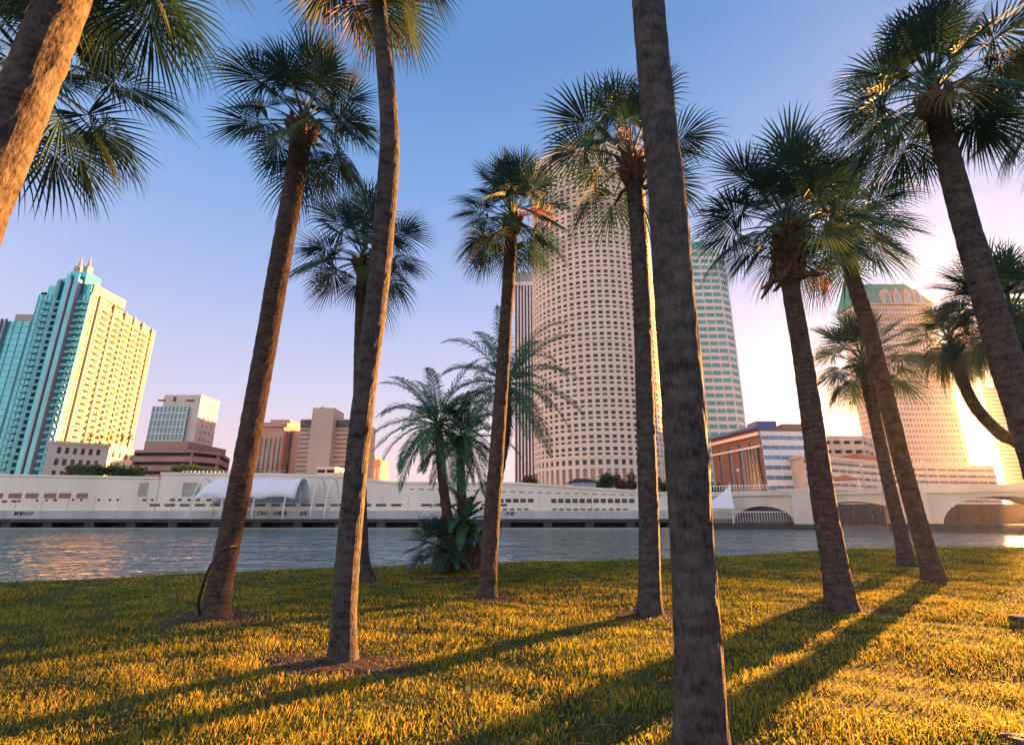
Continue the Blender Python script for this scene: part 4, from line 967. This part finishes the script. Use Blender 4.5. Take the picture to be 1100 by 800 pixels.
# ------------------------------------------------------------------ dirt patches, stones
PATCH = [(231, 664, 1.05, .75), (368, 712, .95, .62), (523, 642, .75, .55), (695, 661, 1.0, .7), (908, 656, .85, .6), (1004, 627, .5, .4), (1099, 662, .5, .3), (482, 622, 1.3, .5)]
pc = []
for i, (px, py, rx, ry) in enumerate(PATCH):
    c = ghit(px, py) if px < 1099 else ghit(1099, py); 
    if px > 1099: c = c+Vector((.35, 0, 0))
    pc.append((c.x, c.y, rx, ry)); mb = MB(); n = 36; rings = 6
    mb.v.append((c.x, c.y, float(gz(c.x, c.y))+.012))
    for r in range(1, rings+1):
        for k in range(n):
            a = 2*PI*k/n; w = .85+.55*mnoise.noise(Vector((math.cos(a)*1.5, math.sin(a)*1.5, i*7.3))); x = c.x+math.cos(a)*rx*w*r/rings*1.12; y = c.y+math.sin(a)*ry*w*r/rings*1.12
            mb.v.append((x, y, float(gz(x, y))+(.012+.02*abs(mnoise.noise(Vector((x*4, y*4, 0)))) if r < rings else -.01)))
    for k in range(n): mb.f.append((0, 1+k, 1+(k+1) % n))
    for r in range(rings-1):
        for k in range(n): mb.f.append((1+r*n+k, 1+(r+1)*n+k, 1+(r+1)*n+(k+1) % n, 1+r*n+(k+1) % n))
    struct(mb.build('dirt_patch', M['dirt'], org=tuple(c), smooth=True))
def stone(px, py, sx, sy, sz, lab, seed):
    c = ghit(px, py); mb = MB(); rg = random.Random(seed); N_ = 10; M_ = 7
    for j in range(M_+1):
        ph = -PI/2+PI*j/M_
        for k in range(N_):
            a = 2*PI*k/N_; v = Vector((math.cos(a)*math.cos(ph), math.sin(a)*math.cos(ph), math.sin(ph))); v = Vector([math.copysign(abs(q)**.45, q) for q in v]); v *= 1+.12*rg.uniform(-1, 1)
            mb.v.append((c.x+v.x*sx, c.y+v.y*sy, c.z+.02+sz*.5+v.z*sz*.6))
    for j in range(M_):
        for k in range(N_): mb.f.append((j*N_+k, j*N_+(k+1) % N_, (j+1)*N_+(k+1) % N_, (j+1)*N_+k))
    tag(mb.build('stone_slab', M['stone'], smooth=False), lab, 'stone')
stone(1098, 668, .14, .12, .07, 'dark low stone slab in the grass at the right edge', 1)
stone(1099, 800, .09, .08, .03, 'grey flat stone in the bottom right corner of the lawn', 2)

# ------------------------------------------------------------------ grass
rs = np.random.RandomState(4)
NB = 430000
u = rs.rand(NB)
Ys_ = (math.sqrt(2.2)+u*(math.sqrt(34)-math.sqrt(2.2)))**2
Xs_ = (rs.rand(NB)*2-1)*(1.30*Ys_+2.0)
ok = Ys_ < bank_y(Xs_)-.05
for (cx, cy, rx, ry) in pc:
    dd = np.sqrt(((Xs_-cx)/rx)**2+((Ys_-cy)/ry)**2); ok &= (dd+rs.randn(NB)*.2) > .74+.2*np.sin(np.arctan2(Ys_-cy, Xs_-cx)*3+cx)
for (cx, cy, w) in BASES: ok &= np.hypot(Xs_-cx, Ys_-cy) > w*.62
# patchy density
pn = np.sin(Xs_*3.1+np.sin(Ys_*2.3)*1.7)*np.sin(Ys_*3.7+np.sin(Xs_*1.9)*1.3)
ok &= rs.rand(NB) < (.78+.22*pn)
X, Y, pn = Xs_[ok], Ys_[ok], pn[ok]; n = len(X); Z = gz(X, Y)
hgt = (.038+.024*rs.rand(n))*(1+.45*pn)*(1+np.clip(Y-6, 0, 30)*.012); wid = np.maximum(.0065, .0012*Y)*(.7+.6*rs.rand(n))
az = rs.rand(n)*2*PI; ln = .35+.95*rs.rand(n)**1.3; fa = rs.rand(n)*2*PI
wx, wy = np.cos(fa)*wid*.5, np.sin(fa)*wid*.5; lx, ly = np.cos(az)*ln*hgt, np.sin(az)*ln*hgt
V = np.zeros((n, 5, 3))
V[:, 0] = np.stack([X-wx, Y-wy, Z-.005], 1); V[:, 1] = np.stack([X+wx, Y+wy, Z-.005], 1)
V[:, 2] = np.stack([X+wx*.85+lx*.35, Y+wy*.85+ly*.35, Z+hgt*.6], 1); V[:, 3] = np.stack([X-wx*.85+lx*.35, Y-wy*.85+ly*.35, Z+hgt*.6], 1)
V[:, 4] = np.stack([X+lx, Y+ly, Z+hgt*(1.08-.35*ln)], 1)
me = bpy.data.meshes.new('grass'); me.vertices.add(n*5); me.vertices.foreach_set('co', V.reshape(-1))
loops = (np.arange(n)[:, None]*5+np.array([0, 1, 2, 3, 3, 2, 4])[None]).reshape(-1)
me.loops.add(n*7); me.loops.foreach_set('vertex_index', loops.astype(np.int32))
me.polygons.add(n*2); me.polygons.foreach_set('loop_start', (np.arange(n)[:, None]*7+np.array([0, 4])[None]).reshape(-1).astype(np.int32))
me.polygons.foreach_set('loop_total', np.tile([4, 3], n).astype(np.int32)); me.update(calc_edges=True); me.materials.append(M['grass'])
rv = np.clip(rs.rand(n)*.75+.12+.12*np.sin(X*.9+1)*np.sin(Y*.7)+.16*pn, 0, 1)
set_rnd(me, np.repeat(rv, 5).astype(np.float32))
go = bpy.data.objects.new('grass', me); C.objects.link(go); struct(go, 'stuff'); tag(go, 'thick short grass covering the riverside lawn', 'grass')

# dry leaf litter
lm = MB(); rg = random.Random(77); lv = []
for i in range(900):
    if i < 420:
        cx, cy, rx, ry = pc[i % len(pc)]; x = cx+rg.gauss(0, .7)*rx; y = cy+rg.gauss(0, .7)*ry; h = .03
    else: y = rg.uniform(3.5, 20); x = rg.uniform(-1.1, 1.1)*y; h = .05
    if y > float(bank_y(x))-.3: continue
    p = Vector((x, y, float(gz(x, y))+h)); a = rg.uniform(0, 2*PI); l_ = rg.uniform(.02, .09); d = Vector((math.cos(a), math.sin(a), rg.uniform(-.2, .2)))*l_; w_ = Vector((-math.sin(a), math.cos(a), rg.uniform(-.5, .5)))*rg.uniform(.004, .011)
    lm.poly(p-d, p+w_, p+d, p-w_); lv += [rg.random()]*4
lo = lm.build('leaf_litter', M['dead'], org=(0, 8, 0)); set_rnd(lo.data, lv); struct(lo, 'stuff'); tag(lo, 'dry brown leaf bits scattered over lawn and dirt', 'leaf litter')

for o in list(bpy.data.objects):
    if '_o' in o: del o['_o']
